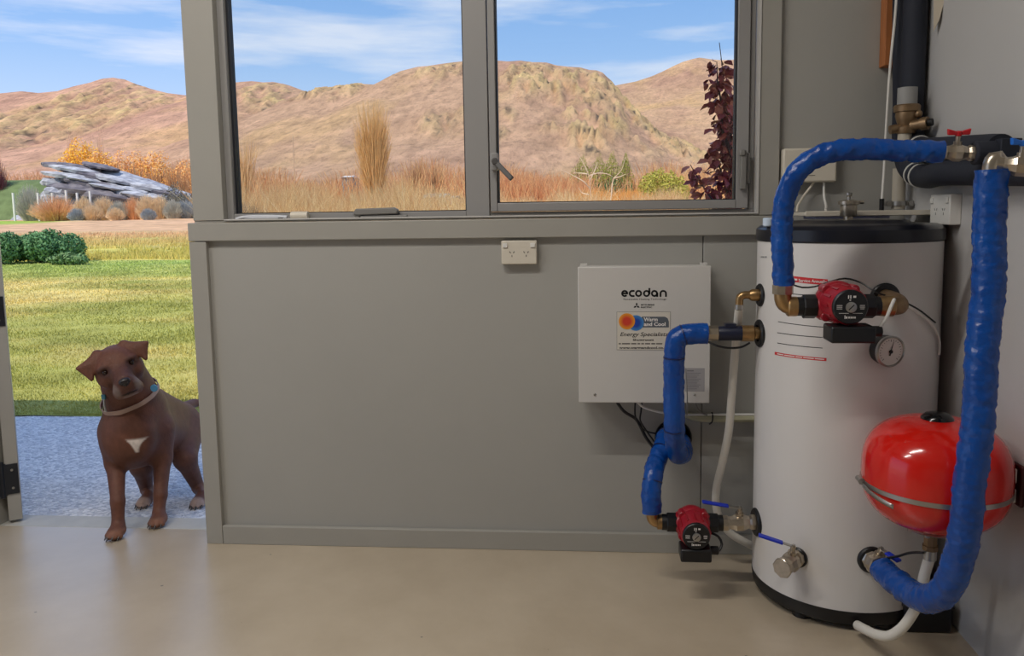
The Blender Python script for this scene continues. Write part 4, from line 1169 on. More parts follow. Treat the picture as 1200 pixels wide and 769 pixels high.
lin = lambda r, g, b: np.array(srgb(r, g, b)[:3])


def mixc(a, b, t):
    return a*(1-t[..., None])+b*t[..., None]


# gravel
def gravel_mat():
    m = mat('gravel_chip', srgb(206, 208, 216), 0.8)
    n, l = m.node_tree.nodes, m.node_tree.links
    b = n['Principled BSDF']
    tc = n.new('ShaderNodeTexCoord')
    v = n.new('ShaderNodeTexVoronoi'); v.inputs['Scale'].default_value = 75; l.new(tc.outputs['Object'], v.inputs['Vector'])
    rp = n.new('ShaderNodeValToRGB')
    rp.color_ramp.elements[0].color = srgb(186, 186, 190); rp.color_ramp.elements[1].color = srgb(255, 253, 250)
    sp = n.new('ShaderNodeSeparateColor'); l.new(v.outputs['Color'], sp.inputs[0]); l.new(sp.outputs[0], rp.inputs[0])
    l.new(rp.outputs[0], b.inputs['Base Color'])
    bp = n.new('ShaderNodeBump'); bp.inputs['Strength'].default_value = 0.5; bp.inputs['Distance'].default_value = 0.010; bp.invert = True
    l.new(v.outputs['Distance'], bp.inputs['Height']); l.new(bp.outputs[0], b.inputs['Normal'])
    return m


GE = at(120, 489, Z=-0.05).y
xs = np.linspace(-8, 4, 160); ys = np.linspace(0.25, GE+0.05, 60)
o = grid_mesh('gravel_drive', xs, ys, lambda x, y: -0.055+0.006*vnoise(x*45, y*45, 3)+0.008*fbm(x*3, y*3, 5), gravel_mat())
tag(o, kind='structure')
o['label'] = 'pale grey gravel drive outside the doorway'

# lawn ground with grass blades
M_ATTR = mat('plant_colour', srgb(150, 150, 80), 0.75, attr=True, var=0.12, scale=3, spec=0.2)
M_SOIL = mat('lawn_ground', srgb(120, 130, 60), 0.9, attr=True, var=0.18, scale=1.1, bump=0.5, bscale=30, spec=0.1)


def lawn_col(x, y, z=None):
    d = y+2.8
    n1 = fbm(x*0.45, y*0.9, 21, 4); n2 = fbm(x*2.2, y*2.2, 5, 3)
    g = mixc(lin(172, 172, 92), lin(222, 202, 128), np.clip((n1-0.35)*2.6, 0, 1))
    near = np.clip((5.6-d)/2.0, 0, 1)
    g = mixc(g, lin(160, 180, 100), near*0.75)
    far = np.clip((d-14)/5, 0, 1)
    g = mixc(g, lin(170, 194, 108), far*0.7)
    return g*(0.82+0.36*n2[..., None])


ys = np.concatenate([np.linspace(GE, 6, 60), np.linspace(6.1, 17.2, 60)])
o = grid_mesh('lawn', np.linspace(-24, 12, 180), ys, lambda x, y: ground_z(y+2.8)+0.03*fbm(x*2, y*2, 9)-0.012, M_SOIL, lawn_col)
tag(o, kind='structure')

# blades: only the wedge the doorway and a step beside it can show
nb = 90000
by = GE+0.02+(17.0-GE)*rng.random(nb)**2.0
bxl = -3.4-(by+2.8)*0.10
bx_ = -0.84*(by+2.8)-0.2+rng.random(nb)*(0.40*(by+2.8)+0.4)
hgt = (0.012+0.016*rng.random(nb))*(0.8+(by/16)*0.9)
wd = 0.0035+0.0008*(by)
ang = rng.random(nb)*6.283
dx, dy = np.cos(ang)*wd, np.sin(ang)*wd
lx, ly = (rng.random(nb)-0.5)*0.03, (rng.random(nb)-0.5)*0.03
z0 = ground_z(by+2.8)
V = np.stack([np.stack([bx_-dx, by-dy, z0-0.01], 1), np.stack([bx_+dx, by+dy, z0-0.01], 1), np.stack([bx_+lx, by+ly, z0+hgt], 1)], 1).reshape(-1, 3)
cc = lawn_col(bx_, by)*(0.75+0.5*rng.random(nb))[:, None]
o = npmesh('grass', V, np.arange(nb*3).reshape(-1, 3), M_ATTR, cols=np.repeat(cc, 3, 0))
tag(o, 'short yellow green grass growing on the lawn outside the doorway', 'grass', kind='stuff')

# dry field and flats beyond
def field_col(x, y, z=None):
    d = y+2.8
    n1 = fbm(x*0.12, y*0.25, 31, 5); n2 = fbm(x*1.1, y*1.1, 15, 3)
    g = mixc(lin(222, 182, 146), lin(206, 168, 128), n1)
    gr = np.clip((38-d)/10, 0, 1)*np.clip((n1-0.22)*4, 0, 1)
    g = mixc(g, lin(200, 190, 100), gr)
    grn = np.clip((x+37)/-4, 0, 1)*np.clip((d-46)/5, 0, 1)*np.clip((62-d)/4, 0, 1)
    g = mixc(g, lin(160, 186, 80), grn)
    return g*(0.8+0.4*n2[..., None])


ys = np.concatenate([np.linspace(17.2, 62, 110), np.linspace(64, 330, 60)])
o = grid_mesh('dry_field', np.linspace(-230, 230, 300), ys, lambda x, y: ground_z(y+2.8)+np.clip((y-17)/20, 0, 1)*0.22*(fbm(x*0.5, y*0.5, 9)-0.5)-0.012, M_SOIL, field_col)
tag(o, kind='structure')
o['label'] = 'dry tan and green pasture beyond the lawn'


# tufts of longer grass on the near field
nt_ = 26000
fd = 20.2+14*rng.random(nt_)**1.3
fx = (-0.80*fd)+rng.random(nt_)*(0.38*fd)
keep = fbm(fx*0.5, fd*1.0, 12, 4) > 0.42
fx, fd = fx[keep], fd[keep]; m_ = len(fx)
zz0 = ground_z(fd); hg = 0.05+0.11*rng.random(m_); an_ = rng.random(m_)*6.283; wq_ = 0.012+0.012*rng.random(m_)
ddx, ddy = np.cos(an_)*wq_, np.sin(an_)*wq_
V = np.stack([np.stack([fx-ddx, fd-2.8-ddy, zz0-0.02], 1), np.stack([fx+ddx, fd-2.8+ddy, zz0-0.02], 1), np.stack([fx+rng.normal(0, 0.04, m_), fd-2.8, zz0+hg], 1)], 1).reshape(-1, 3)
tt_ = rng.random(m_)[:, None]; ty = np.clip((fd-24)/9, 0, 1)[:, None]
cc = (lin(196, 190, 96)*(1-tt_)+lin(228, 208, 124)*tt_)*(1-ty)+ty*lin(232, 190, 150)
o = npmesh('field_grass', V, np.arange(m_*3).reshape(-1, 3), M_ATTR, cols=np.repeat(cc, 3, 0))
tag(o, 'longer yellow tufts of grass on the near part of the dry field', 'grass', kind='stuff')

# ------------------------------------------------------------------ hills
M_HILL = mat('hill_ground', srgb(190, 150, 120), 0.95, attr=True, var=0.14, scale=0.12, spec=0.05)
_n, _l = M_HILL.node_tree.nodes, M_HILL.node_tree.links
_b = _n['Principled BSDF']
_tc = _n.new('ShaderNodeTexCoord'); _mp = _n.new('ShaderNodeMapping'); _mp.inputs['Scale'].default_value = (1, 0.35, 1); _l.new(_tc.outputs['Object'], _mp.inputs[0])
_t = _n.new('ShaderNodeTexNoise'); _t.inputs['Scale'].default_value = 0.34; _t.inputs['Detail'].default_value = 8; _t.inputs['Roughness'].default_value = 0.72; _l.new(_mp.outputs[0], _t.inputs['Vector'])
_bp = _n.new('ShaderNodeBump'); _bp.inputs['Strength'].default_value = 0.75; _bp.inputs['Distance'].default_value = 2.2; _l.new(_t.outputs['Fac'], _bp.inputs['Height']); _l.new(_bp.outputs[0], _b.inputs['Normal'])
_v = _n.new('ShaderNodeTexNoise'); _v.inputs['Scale'].default_value = 0.62; _v.inputs['Detail'].default_value = 6; _v.inputs['Roughness'].default_value = 0.7; _l.new(_mp.outputs[0], _v.inputs['Vector'])
_r = _n.new('ShaderNodeValToRGB'); _r.color_ramp.elements[0].position = 0.30; _r.color_ramp.elements[0].color = (0.72, 0.71, 0.70, 1); _r.color_ramp.elements[1].position = 0.52; _r.color_ramp.elements[1].color = (1.14, 1.13, 1.11, 1); _l.new(_v.outputs['Fac'], _r.inputs[0])  # dark speckle: small shrubs and rock shadows put into the colour
_mx = _n.new('ShaderNodeMixRGB'); _mx.blend_type = 'MULTIPLY'; _mx.inputs[0].default_value = 1.0
_src = _b.inputs['Base Color'].links[0].from_socket
_l.new(_src, _mx.inputs[1]); _l.new(_r.outputs[0], _mx.inputs[2]); _l.new(_mx.outputs[0], _b.inputs['Base Color'])



def hill(name, label, D0, D1, sky, rock=None, seed=1, x_ext=(-300, 300), nx=420, nt=110, pw=1.15, tint=(196, 158, 130), amp=1.0):
    px = np.array([p[0] for p in sky], float); py = np.array([p[1] for p in sky], float)
    Wp = np.array([at(a, b, Y=D1) for a, b in zip(px, py)])
    xs = np.linspace(x_ext[0], x_ext[1], nx)
    rz = np.interp(xs, Wp[:, 0], Wp[:, 2])
    ts = np.concatenate([np.linspace(0, 1, nt), 1+np.linspace(0.02, 0.5, 12)])
    Xg, Tg = np.meshgrid(xs, ts)
    Yg = D0+(D1-D0)*Tg
    R = np.interp(Xg.ravel(), Wp[:, 0], Wp[:, 2]).reshape(Xg.shape)
    base = 1.5
    t1 = np.clip(Tg, 0, 1)
    k = max(1000.0/D1/3.0, 0.98)
    warp = fbm(Xg*0.012*k, Yg*0.012*k, seed+3, 4)-0.5
    Z = base+(R-base)*np.where(Tg <= 1, np.clip(t1+0.22*warp*t1*(1-t1)*3, 0, 1)**pw, 1-0.6*(Tg-1))
    env = np.clip(Tg*3, 0, 1)*np.where(Tg > 0.985, 0.25, 1)
    broad = (fbm(Xg*0.03*k, Yg*0.03*k, seed, 5)-0.5)*5.0/k*0.8*(1-t1*0.75)
    Z = Z+env*broad*amp
    rk = np.zeros_like(Z)
    if rock:
        for (x0, y0, x1, y1, s) in rock:       # rocky patches given as ellipses in x and slope fraction
            ex = (Xg-(x0+x1)/2)/(abs(x1-x0)/2); et = (Tg-(y0+y1)/2)/(abs(y1-y0)/2)
            rk = np.maximum(rk, s*np.clip(1.35-np.sqrt(ex**2+et**2), 0, 1))
        rk = np.clip(rk, 0, 1)
    nz = fbm(Xg*0.07*k, Yg*0.022*k, seed+9, 5)
    craw = ridged(Xg*0.24*k+warp*3, Yg*0.05*k+Xg*0.05*k, seed+5, 5)
    fine = ridged(Xg*0.8*k+warp*5, Yg*0.15*k+Xg*0.1*k, seed+15, 3)
    outc = np.clip((nz*0.9+rk*0.62-0.66)*5.5, 0, 1)*np.clip(craw*2.6-1.05, 0, 1)
    Z = Z+env*(outc*(craw*3.6+fine*3.6)/k*0.6+0.5*fine/k)*np.interp(Tg, [0, 0.86, 0.97, 1.5], [1, 1, 0.35, 0.2])
    V = np.stack([Xg.ravel(), Yg.ravel(), Z.ravel()], 1)
    n = len(xs)
    i = np.arange(len(ts)-1)[:, None]*n+np.arange(n-1)[None, :]
    Fc = np.stack([i, i+1, i+1+n, i+n], -1).reshape(-1, 4)
    c = np.broadcast_to(lin(*tint), Z.shape+(3,)).copy()
    c = mixc(c, lin(176, 136, 116), np.clip((fbm(Xg*0.03*k, Yg*0.012*k, seed+50, 5)-0.42)*3, 0, 1)*0.8)
    c = mixc(c, lin(214, 176, 120), np.clip((fbm(Xg*0.06*k, Yg*0.02*k, seed+77, 4)-0.55)*4, 0, 1)*0.5)
    c = mixc(c, lin(212, 184, 132), outc*np.clip(0.45+0.9*(vnoise(Xg*0.4*k, Yg*0.1*k, seed+2)-0.3), 0, 1))
    c = mixc(c, lin(104, 92, 82), np.clip((0.50-fine)*6, 0, 1)*np.clip(outc*1.6, 0, 1))
    low = np.clip((0.16-Tg)/0.12, 0, 1)
    c = mixc(c, lin(206, 140, 96), low*np.clip(0.3+fbm(Xg*0.06, Yg*0.06, seed+8, 4), 0, 1))
    c = c*(0.86+0.28*vnoise(Xg*0.5*k, Yg*0.14*k, seed+90))[..., None]
    o = npmesh(name, V, Fc, M_HILL, cols=c.reshape(-1, 3), smooth=False)
    o['kind'] = 'structure'; o['label'] = label
    return o


hill('hill', 'far bare tan hill at the right of the window', 260, 640, [(-400, 150), (300, 160), (560, 135), (640, 118), (700, 105), (722, 100), (745, 95.5), (762, 90), (775, 84.5), (790, 77), (800, 72.5), (812, 69), (820, 67.5), (833, 69.5), (845, 70.5), (862, 70), (900, 74), (960, 90), (1100, 120), (1400, 160)], seed=14, x_ext=(-120, 460), nx=300, pw=1.1, tint=(204, 166, 132), rock=[(130, 0.4, 260, 0.9, 0.35)])
hill('hill', 'tan hill with a rocky pointed peak behind the doorway', 180, 430, [(-700, 150), (-300, 120), (-100, 108), (0, 109.5), (25, 107), (45, 109), (70, 106.5), (85, 101.5), (105, 97), (114, 94), (120, 92.2), (127, 91.5), (133, 91), (139, 92.2), (146, 93), (160, 99), (178, 104.5), (195, 109), (220, 112), (240, 108), (256, 101), (268, 97.5), (282, 96), (295, 95), (308, 96.5), (320, 96), (333, 98.5), (340, 100.5), (352, 105), (366, 111), (385, 122), (430, 145), (500, 175), (620, 215), (700, 230), (1200, 235)],
     rock=[(-275, 0.45, -215, 1.0, 1.0), (-190, 0.72, -128, 1.0, 0.95), (-330, 0.5, -290, 0.9, 0.5), (-232, 0.2, -205, 0.36, 0.8)], seed=40, x_ext=(-460, 60), nx=460, tint=(202, 160, 134))
hill('hill', 'steep rocky tan hill filling the middle of the window', 130, 320, [(-300, 240), (120, 225), (220, 185), (290, 150), (330, 124), (352, 113), (372, 110), (385, 105.5), (398, 102.5), (404, 101), (410, 99.8), (424, 98.6), (440, 99), (452, 91.5), (462, 86.5), (470, 83), (482, 80), (490, 78), (502, 77), (515, 75), (530, 73), (547, 71.5), (565, 70.5), (582, 71), (596, 72), (610, 71), (625, 73), (640, 73), (652, 76.5), (665, 78), (680, 79), (690, 82), (699, 82.5), (706, 85), (712, 91), (717, 95), (722, 102), (730, 112), (738, 121), (745, 131), (753, 139), (760, 147), (775, 158), (790, 170), (805, 186), (830, 205), (870, 225), (960, 238), (1300, 243)],
     rock=[(-45, 0.52, 42, 1.0, 1.0), (-40, 0.30, 35, 0.62, 0.72), (10, 0.3, 60, 0.95, 0.95), (-75, 0.80, -40, 1.0, 0.85), (-120, 0.8, -85, 1.0, 0.7)], seed=70, x_ext=(-190, 150), nx=520, nt=150, tint=(200, 162, 132))


# ------------------------------------------------------------------ plants
def stems(base, tip, r0, bend=0.25, seg=4, jit=0.0):
    """three-sided tapering twigs from base (n,3) to tip (n,3); returns V, F"""
    n = len(base)
    mid = base+(tip-base)*0.5
    mid[:, :2] -= (tip-base)[:, :2]*bend
    ts = np.linspace(0, 1, seg)
    rings = []
    d = tip-base; d = d/np.linalg.norm(d, axis=1, keepdims=True)
    a = np.cross(d, np.array([0.3, 0.9, 0.2])); a /= np.linalg.norm(a, axis=1, keepdims=True)
    b = np.cross(d, a)
    for t in ts:
        p = base*(1-t)**2+2*mid*t*(1-t)+tip*t**2
        if jit: p = p+rng.normal(0, jit, p.shape)*(t*(1.2-t))
        r = (r0*(1-t*0.85))[:, None]
        for k in range(3):
            an = 2.094*k
            rings.append(p+r*(a*math.cos(an)+b*math.sin(an)))
    V = np.stack(rings, 1).reshape(-1, 3)
    m = seg*3
    f = []
    for s in range(seg-1):
        for k in range(3):
            j = (k+1) % 3
            f.append((s*3+k, s*3+j, s*3+3+j, s*3+3+k))
    f = np.array(f)
    Fc = (np.arange(n)[:, None, None]*m+f[None]).reshape(-1, 4)
    return V, Fc, m


def leaves_in(c, rad, n, size, up=0.0, shell=0.45):
    """leaf-sized diamonds scattered through an ellipsoid crown (c centre, rad radii)"""
    u = rng.normal(0, 1, (n, 3)); u /= np.linalg.norm(u, axis=1, keepdims=True)
    rr = shell+(1-shell)*rng.random(n)**0.5
    p = np.array(c)+u*rr[:, None]*np.array(rad)*(0.8+0.35*vnoise(u[:, 0]*2.4+5, u[:, 2]*2.4+u[:, 1], 9)[:, None])
    nrm = u+rng.normal(0, 0.7, (n, 3)); nrm[:, 2] += up; nrm /= np.linalg.norm(nrm, axis=1, keepdims=True)
    a = np.cross(nrm, rng.normal(0, 1, (n, 3))); a /= np.linalg.norm(a, axis=1, keepdims=True)
    b = np.cross(nrm, a)
    s = size*(0.6+0.8*rng.random(n))[:, None]
    V = np.stack([p-a*s, p-b*s*0.45, p+a*s, p+b*s*0.45], 1).reshape(-1, 3)
    V[1::4] += (nrm*s*0.15); V[3::4] += (nrm*s*0.15)
    return V, np.arange(n*4).reshape(-1, 4), rr, u


def leaf_blob(c, rad, n, size, ca, cb, **k):
    V, Fc, rr, u = leaves_in(c, rad, n, size, **k)
    t = rng.random(len(rr))
    cols = np.repeat(ca*(1-t[:, None])+cb*t[:, None], 4, 0)
    return V, Fc, cols


def merge(parts):
    V, Fc, Cc, o = [], [], [], 0
    for v, f, c in parts:
        V.append(v); Fc.append(f+o); Cc.append(c); o += len(v)
    return np.concatenate(V), np.concatenate(Fc), np.concatenate(Cc)


def foot(px, d):
    """ground point seen in column px at distance d"""
    p = at(px, 250, Y=d-2.8)
    return np.array([p[0], d-2.8, gz(d-2.8)])


def leafy(name, label, px, d, wpx, top, cat, ca, cb, n=1800, size=0.05, lobes=5, group=None, trunk=True, squash=1.0, base=None):
    """bush or round tree; px column, d metres away, width in pixels there, top row in the photograph gives its height"""
    f = foot(px, d); s = d/F
    w = wpx*s; h = max(0.15, float(at(px, top, Y=d-2.8)[2])-f[2])
    t = thing(name, label, cat, f, group)
    ps = []
    for k in range(lobes):
        ox = (k+0.5)/lobes*w-w/2 if lobes > 1 else 0
        hh = h*(1-0.35*abs(2*ox/w)**2)*(0.82+0.3*rng.random()) if lobes > 1 else h
        hh = min(hh, h*1.02)
        rad = (w/lobes*0.95+0.02*w, w*0.32*squash, hh*0.5)
        ps.append(leaf_blob((f[0]+ox, f[1]+(rng.random()-0.5)*w*0.3*squash, f[2]+hh*0.52), rad, n//lobes, size, ca, cb))
    V, Fc, Cc = merge(ps)
    npmesh('foliage', V, Fc, M_ATTR, t, Cc)
    if trunk:
        k = 16
        b = np.tile(f, (k, 1))+rng.normal(0, w*0.04, (k, 3))*np.array([1, 1, 0])-np.array([0, 0, 0.05])
        tp = np.tile(f, (k, 1))+np.stack([(rng.random(k)-0.5)*w*0.8, (rng.random(k)-0.5)*w*0.3, h*(0.5+0.35*rng.random(k))], 1)
        V, Fc, m = stems(b, tp, np.full(k, 0.012*h+0.004))
        npmesh('branches', V, Fc, M_ATTR, t, np.tile(lin(112, 88, 66), (len(V), 1)))
    return t


def twiggy(name, label, px, d, wpx, top, cat, ca, cb, n=500, r=0.01, spread=1.0, group=None, upright=False, base_w=0.25, stem=None):
    """leafless shrub or tree of many fine upward twigs"""
    f = foot(px, d); s = d/F
    w = wpx*s; h = max(0.2, float(at(px, top, Y=d-2.8)[2])-f[2])
    t = thing(name, label, cat, f, group)
    a = rng.random(n)*6.283; q = rng.random(n)**0.6
    if upright:
        zb = h*0.6*rng.random(n); prof = np.interp(zb/h, [0, 0.15, 0.4, 0.9], [0.35, 0.7, 1.0, 0.8])
        b = f+np.stack([np.cos(a)*q*w*0.2*prof, np.sin(a)*q*w*0.2*prof, zb], 1)
        L = h*(0.22+0.35*rng.random(n))
        zt = np.minimum(zb+L, h*(1-0.4*rng.random(n)**1.5))
        pt = np.interp(zt/h, [0, 0.2, 0.45, 0.85, 1.0], [0.5, 0.8, 1.0, 0.95, 0.6])
        tp = f+np.stack([np.cos(a)*q*w*0.5*pt, np.sin(a)*q*w*0.5*pt, zt], 1)
    else:
        b = f+np.stack([np.cos(a)*q*w*base_w, np.sin(a)*q*w*base_w*0.6, np.full(n, -0.03)+h*0.25*rng.random(n)*(rng.random(n) < 0.6)], 1)
        zt = h*np.sqrt(np.clip(1-(q*0.93)**2*spread, 0.06, 1))*(0.55+0.45*rng.random(n))
        tp = f+np.stack([np.cos(a)*q*w*0.52, np.sin(a)*q*w*0.4, zt], 1)
    V, Fc, m = stems(b, tp, r*(0.6+0.8*rng.random(n)), bend=0.2 if not upright else 0.1, jit=w*0.02)
    tt = rng.random(n)
    cc = np.repeat(ca*(1-tt[:, None])+cb*tt[:, None], m, 0)
    npmesh('twigs', V, Fc, M_ATTR, t, cc)
    k = 5 if not upright else 3
    b = np.tile(f, (k, 1))+rng.normal(0, w*0.03, (k, 3))*np.array([1, 1, 0])-np.array([0, 0, 0.05])
    tp = np.tile(f, (k, 1))+np.stack([(rng.random(k)-0.5)*w*0.25, (rng.random(k)-0.5)*w*0.2, h*(0.6+0.25*rng.random(k))], 1)
    V, Fc, m = stems(b, tp, np.full(k, 0.009*h+0.004), jit=w*0.01)
    npmesh('stem', V, Fc, M_ATTR, t, np.tile(stem if stem is not None else ca*0.7, (len(V), 1)))
    return t


# green shrubs on the far edge of the lawn
leafy('garden_shrub', 'large dark green shrub at the far edge of the lawn, right of the other', 46, 19.5, 74, 269, 'shrub', lin(70, 116, 78), lin(130, 172, 116), n=9000, size=0.045, lobes=5)
leafy('garden_shrub', 'dark green shrub cut by the door leaf, left of the larger shrub', -6, 19.0, 46, 268, 'shrub', lin(66, 110, 74), lin(122, 162, 108), n=5000, size=0.045, lobes=3)
leafy('garden_shrub', 'low pale green shrub at the foot of the large dark shrub', 76, 18.8, 40, 294, 'shrub', lin(92, 132, 84), lin(146, 172, 118), n=1500, size=0.05, lobes=3)

# rock outcrop with strata slabs
oc = foot(125, 66)
rk_ = thing('rock_outcrop', 'long grey layered rock outcrop behind the dry bushes', 'rock', oc)
M_ROCK = mat('grey_schist', srgb(202, 204, 208), 0.85, col2=srgb(128, 128, 136), scale=2.2, bump=0.8, bscale=6, stretch=(0.5, 1, 2.2))
M_ROCKD = mat('dark_schist', srgb(140, 134, 138), 0.9, col2=srgb(84, 82, 92), scale=2.0, bump=0.8, bscale=6, stretch=(0.5, 1, 2.2))


def slab(c, L, D, Hh, tilt, yaw, m, seed, parent, name='slab'):
    r = random.Random(seed)
    mb = MB(); n = 9
    vs = []
    for k in range(n):
        t = k/(n-1)*2-1
        wv = (1-abs(t)**2.5*0.55)
        for (yy, zz) in ((-1, -1), (-1.12, 0.1), (-0.8, 1), (0.6, 1.05), (1, -1)):
            vs.append(Vector((t*L/2+r.uniform(-.04, .04)*L, yy*D/2*wv*(1+r.uniform(-.16, .16)), zz*Hh/2*wv*(1+r.uniform(-.3, .3)))))
    M = Matrix.Rotation(yaw, 3, 'Z') @ Matrix.Rotation(tilt, 3, 'Y')
    fs = [tuple(reversed(range(5))), tuple(range((n-1)*5, n*5))]
    for k in range(n-1):
        for j in range(5):
            q = (j+1) % 5; fs.append((k*5+j, k*5+q, (k+1)*5+q, (k+1)*5+j))
    mb.add([Vector(c)+M @ v for v in vs], fs)
    return mb.build(name, m, parent, smooth=25)


sR = 66/F


def rp(px, py, dd=0.0):
    p = at(px, py, Y=63.2+dd); return p


# body of the outcrop
bodyV = []
oxs = np.linspace(0, 1, 60); oys = np.linspace(-1, 1, 26)
Xo, Yo = np.meshgrid(np.linspace(rp(44, 240).x, rp(232, 240).x, 60), np.linspace(59.5, 68, 26))
ridge = np.interp(Xo, [rp(28, 0).x, rp(45, 0).x, rp(62, 0).x, rp(80, 0).x, rp(120, 0).x, rp(165, 0).x, rp(200, 0).x, rp(232, 0).x], [rp(28, 246).z, rp(45, 222).z, rp(62, 201).z, rp(80, 194).z, rp(120, 200).z, rp(165, 213).z, rp(200, 226).z, rp(232, 246).z])
ee = np.clip(1-np.abs((Yo-63.8)/4.2)**2.2, 0, 1)
Zo = 0.9+(ridge-0.9)*ee**0.6+0.35*(fbm(Xo*0.8, Yo*0.8, 3)-0.5)*ee
iq = np.arange(25)[:, None]*60+np.arange(59)[None]
npmesh('rock_body', np.stack([Xo.ravel(), Yo.ravel(), Zo.ravel()], 1), np.stack([iq, iq+1, iq+61, iq+60], -1).reshape(-1, 4), M_ROCK, rk_, smooth=True)
for i, (a, b, c, d, dd, mm) in enumerate(((84, 196, 70, 6, -1.2, 1), (90, 199, 60, 5, -1.7, 0), (108, 205, 80, 6, -1.6, 1), (140, 211, 66, 5, -1.8, 0), (82, 206, 62, 5, -2.2, 0), (112, 216, 80, 7, -2.4, 1), (150, 221, 60, 5, -2.3, 0), (92, 222, 70, 9, -2.8, 1), (128, 229, 76, 8, -2.9, 1),
                                         (176, 219, 60, 6, -1.6, 0), (196, 226, 50, 6, -1.5, 1), (66, 214, 30, 8, -2.2, 0), (160, 228, 50, 6, -2.6, 0), (72, 226, 34, 10, -2.9, 0), (186, 232, 40, 7, -2.2, 0), (100, 210, 44, 3, -2.5, 0), (130, 219, 50, 3, -2.8, 0), (118, 195, 44, 4, -0.8, 1))):
    p = rp(a, b, dd)
    slab(p, c*sR*0.95, 2.2, d*sR*1.25, math.radians(10.5+((i*37) % 7-3)), math.radians((i*53) % 9-4), M_ROCK if mm == 0 else M_ROCKD, i+3, rk_)

# green bank and purple-brown tree at the left edge
gb_ = foot(10, 72)
Xo, Yo = np.meshgrid(np.linspace(rp(-90, 0).x, rp(46, 0).x, 40), np.linspace(62, 76, 20))
Zo = 0.8+np.interp(Xo, [rp(-90, 0).x, rp(-10, 0).x, rp(20, 0).x, rp(46, 0).x], [4.2, 4.2, 3.3, 0.2])*np.clip(1-np.abs((Yo-70)/7)**2, 0, 1)**0.7
iq = np.arange(19)[:, None]*40+np.arange(39)[None]
o = npmesh('hill', np.stack([Xo.ravel(), Yo.ravel(), Zo.ravel()], 1), np.stack([iq, iq+1, iq+41, iq+40], -1).reshape(-1, 4), M_SOIL, cols=np.tile(lin(112, 128, 84), (Xo.size, 1)), smooth=True)
o['kind'] = 'structure'; o['label'] = 'dark green grassy bank left of the rock outcrop'
twiggy('tree', 'dark red leafless tree above the green bank at the left edge of the doorway', -10, 69, 52, 168, 'tree', lin(150, 84, 80), lin(120, 74, 82), n=1400, r=0.035)

# bushes in front of the outcrop
dry = (lin(255, 214, 170), lin(246, 190, 140)); tan = (lin(255, 234, 196), lin(246, 212, 168)); gry = (lin(190, 190, 178), lin(226, 218, 198)); blu = (lin(160, 168, 172), lin(200, 204, 202))
for px, d, w, top, cl, lab in ((65, 58, 50, 226, dry, 'wide orange tan twiggy bush below the left end of the rock'),
                               (98, 57.6, 20, 228, tan, 'pale tan bush right of the wide orange bush, below the dark strata'),
                               (108, 56.8, 22, 238, tan, 'small cream bush in front of the pale tan bush'),
                               (122, 58.5, 26, 228, tan, 'round tan bush with bright top under the middle of the rock'),
                               (140, 58, 22, 234, gry, 'grey green bush between tan bushes under the middle of the rock'),
                               (157, 58.4, 24, 229, dry, 'orange tan bush under the light slabs of the rock'),
                               (172, 58, 22, 226, tan, 'tall tan bush under the sloping right part of the rock'),
                               (187, 58.2, 22, 227, tan, 'tan bush near the right end of the rock'),
                               (203, 58, 20, 232, gry, 'grey bush in the row just before the window post'),
                               (218, 58.6, 24, 232, blu, 'blue grey bush beside the window post'),
                               (90, 56.4, 18, 243, blu, 'low dark blue grey bush at the foot of the row, left'),
                               (135, 56.3, 18, 242, tan, 'low whitish bush at the foot of the row, middle'),
                               (174, 56.6, 16, 243, blu, 'low dark bush at the foot of the row, right'),
                               (36, 60, 30, 214, gry, 'pale grey twiggy bush against the left end of the rock')):
    twiggy('dry_bush', lab, px, d, w*1.35, top, 'bush', cl[0], cl[1], n=1100, r=0.026, group='dry bushes before the rock')
lowb = foot(195, 61)
for px, top in ((204, 214), (222, 222)):
    leafy('scrub_bush', 'dark grey green scrub on the right shoulder of the rock' if px == 204 else 'grey green scrub at the low right end of the rock', px, 62, 30, top, 'bush', lin(108, 108, 98), lin(146, 140, 122), n=2200, size=0.08, lobes=3, trunk=False)

# white fence posts by the outcrop
for i, (px, y0, y1) in enumerate(((15, 226, 246), (44, 226, 240), (61, 226, 240), (77, 223, 240), (90, 226, 240), (105, 224, 238))):
    a = at(px, y0, Y=56.0); b = at(px, y1, Y=56.0)
    w = 0.06
    tag(MB().box(a.x-w, a.x+w, 55.94, 56.06, gz(56)-0.1, a.z).build('fence_post', M_WHITE, None), 'white fence post before the rock outcrop, '+('leftmost, on the grass', 'second from left', 'third from left, at the wide orange bush', 'third from right, the tallest', 'second from right', 'rightmost')[i], 'post', 'white fence posts')

# willows and bare trees behind the outcrop
yel = (lin(255, 206, 80), lin(240, 184, 80)); org = (lin(255, 204, 128), lin(246, 186, 122))
leafy('willow_tree', 'bright yellow round willow behind the rock outcrop', 106, 96, 56, 163, 'tree', yel[0], yel[1], n=9000, size=0.13, lobes=4)
leafy('willow_tree', 'lower yellow willow overlapping the bright round one on its right', 128, 94, 50, 174, 'tree', yel[0], org[1], n=7000, size=0.13, lobes=4)
leafy('willow_tree', 'orange willow right of the yellow willows', 152, 95, 48, 176, 'tree', org[0], org[1], n=6000, size=0.13, lobes=4)
leafy('willow_tree', 'orange yellow willow close to the window post', 186, 95, 52, 178, 'tree', yel[0]*0.5+org[0]*0.5, org[1], n=6000, size=0.13, lobes=4)
leafy('willow_tree', 'orange willow partly behind the window post', 219, 95, 44, 183, 'tree', org[0], org[1], n=5000, size=0.13, lobes=3)
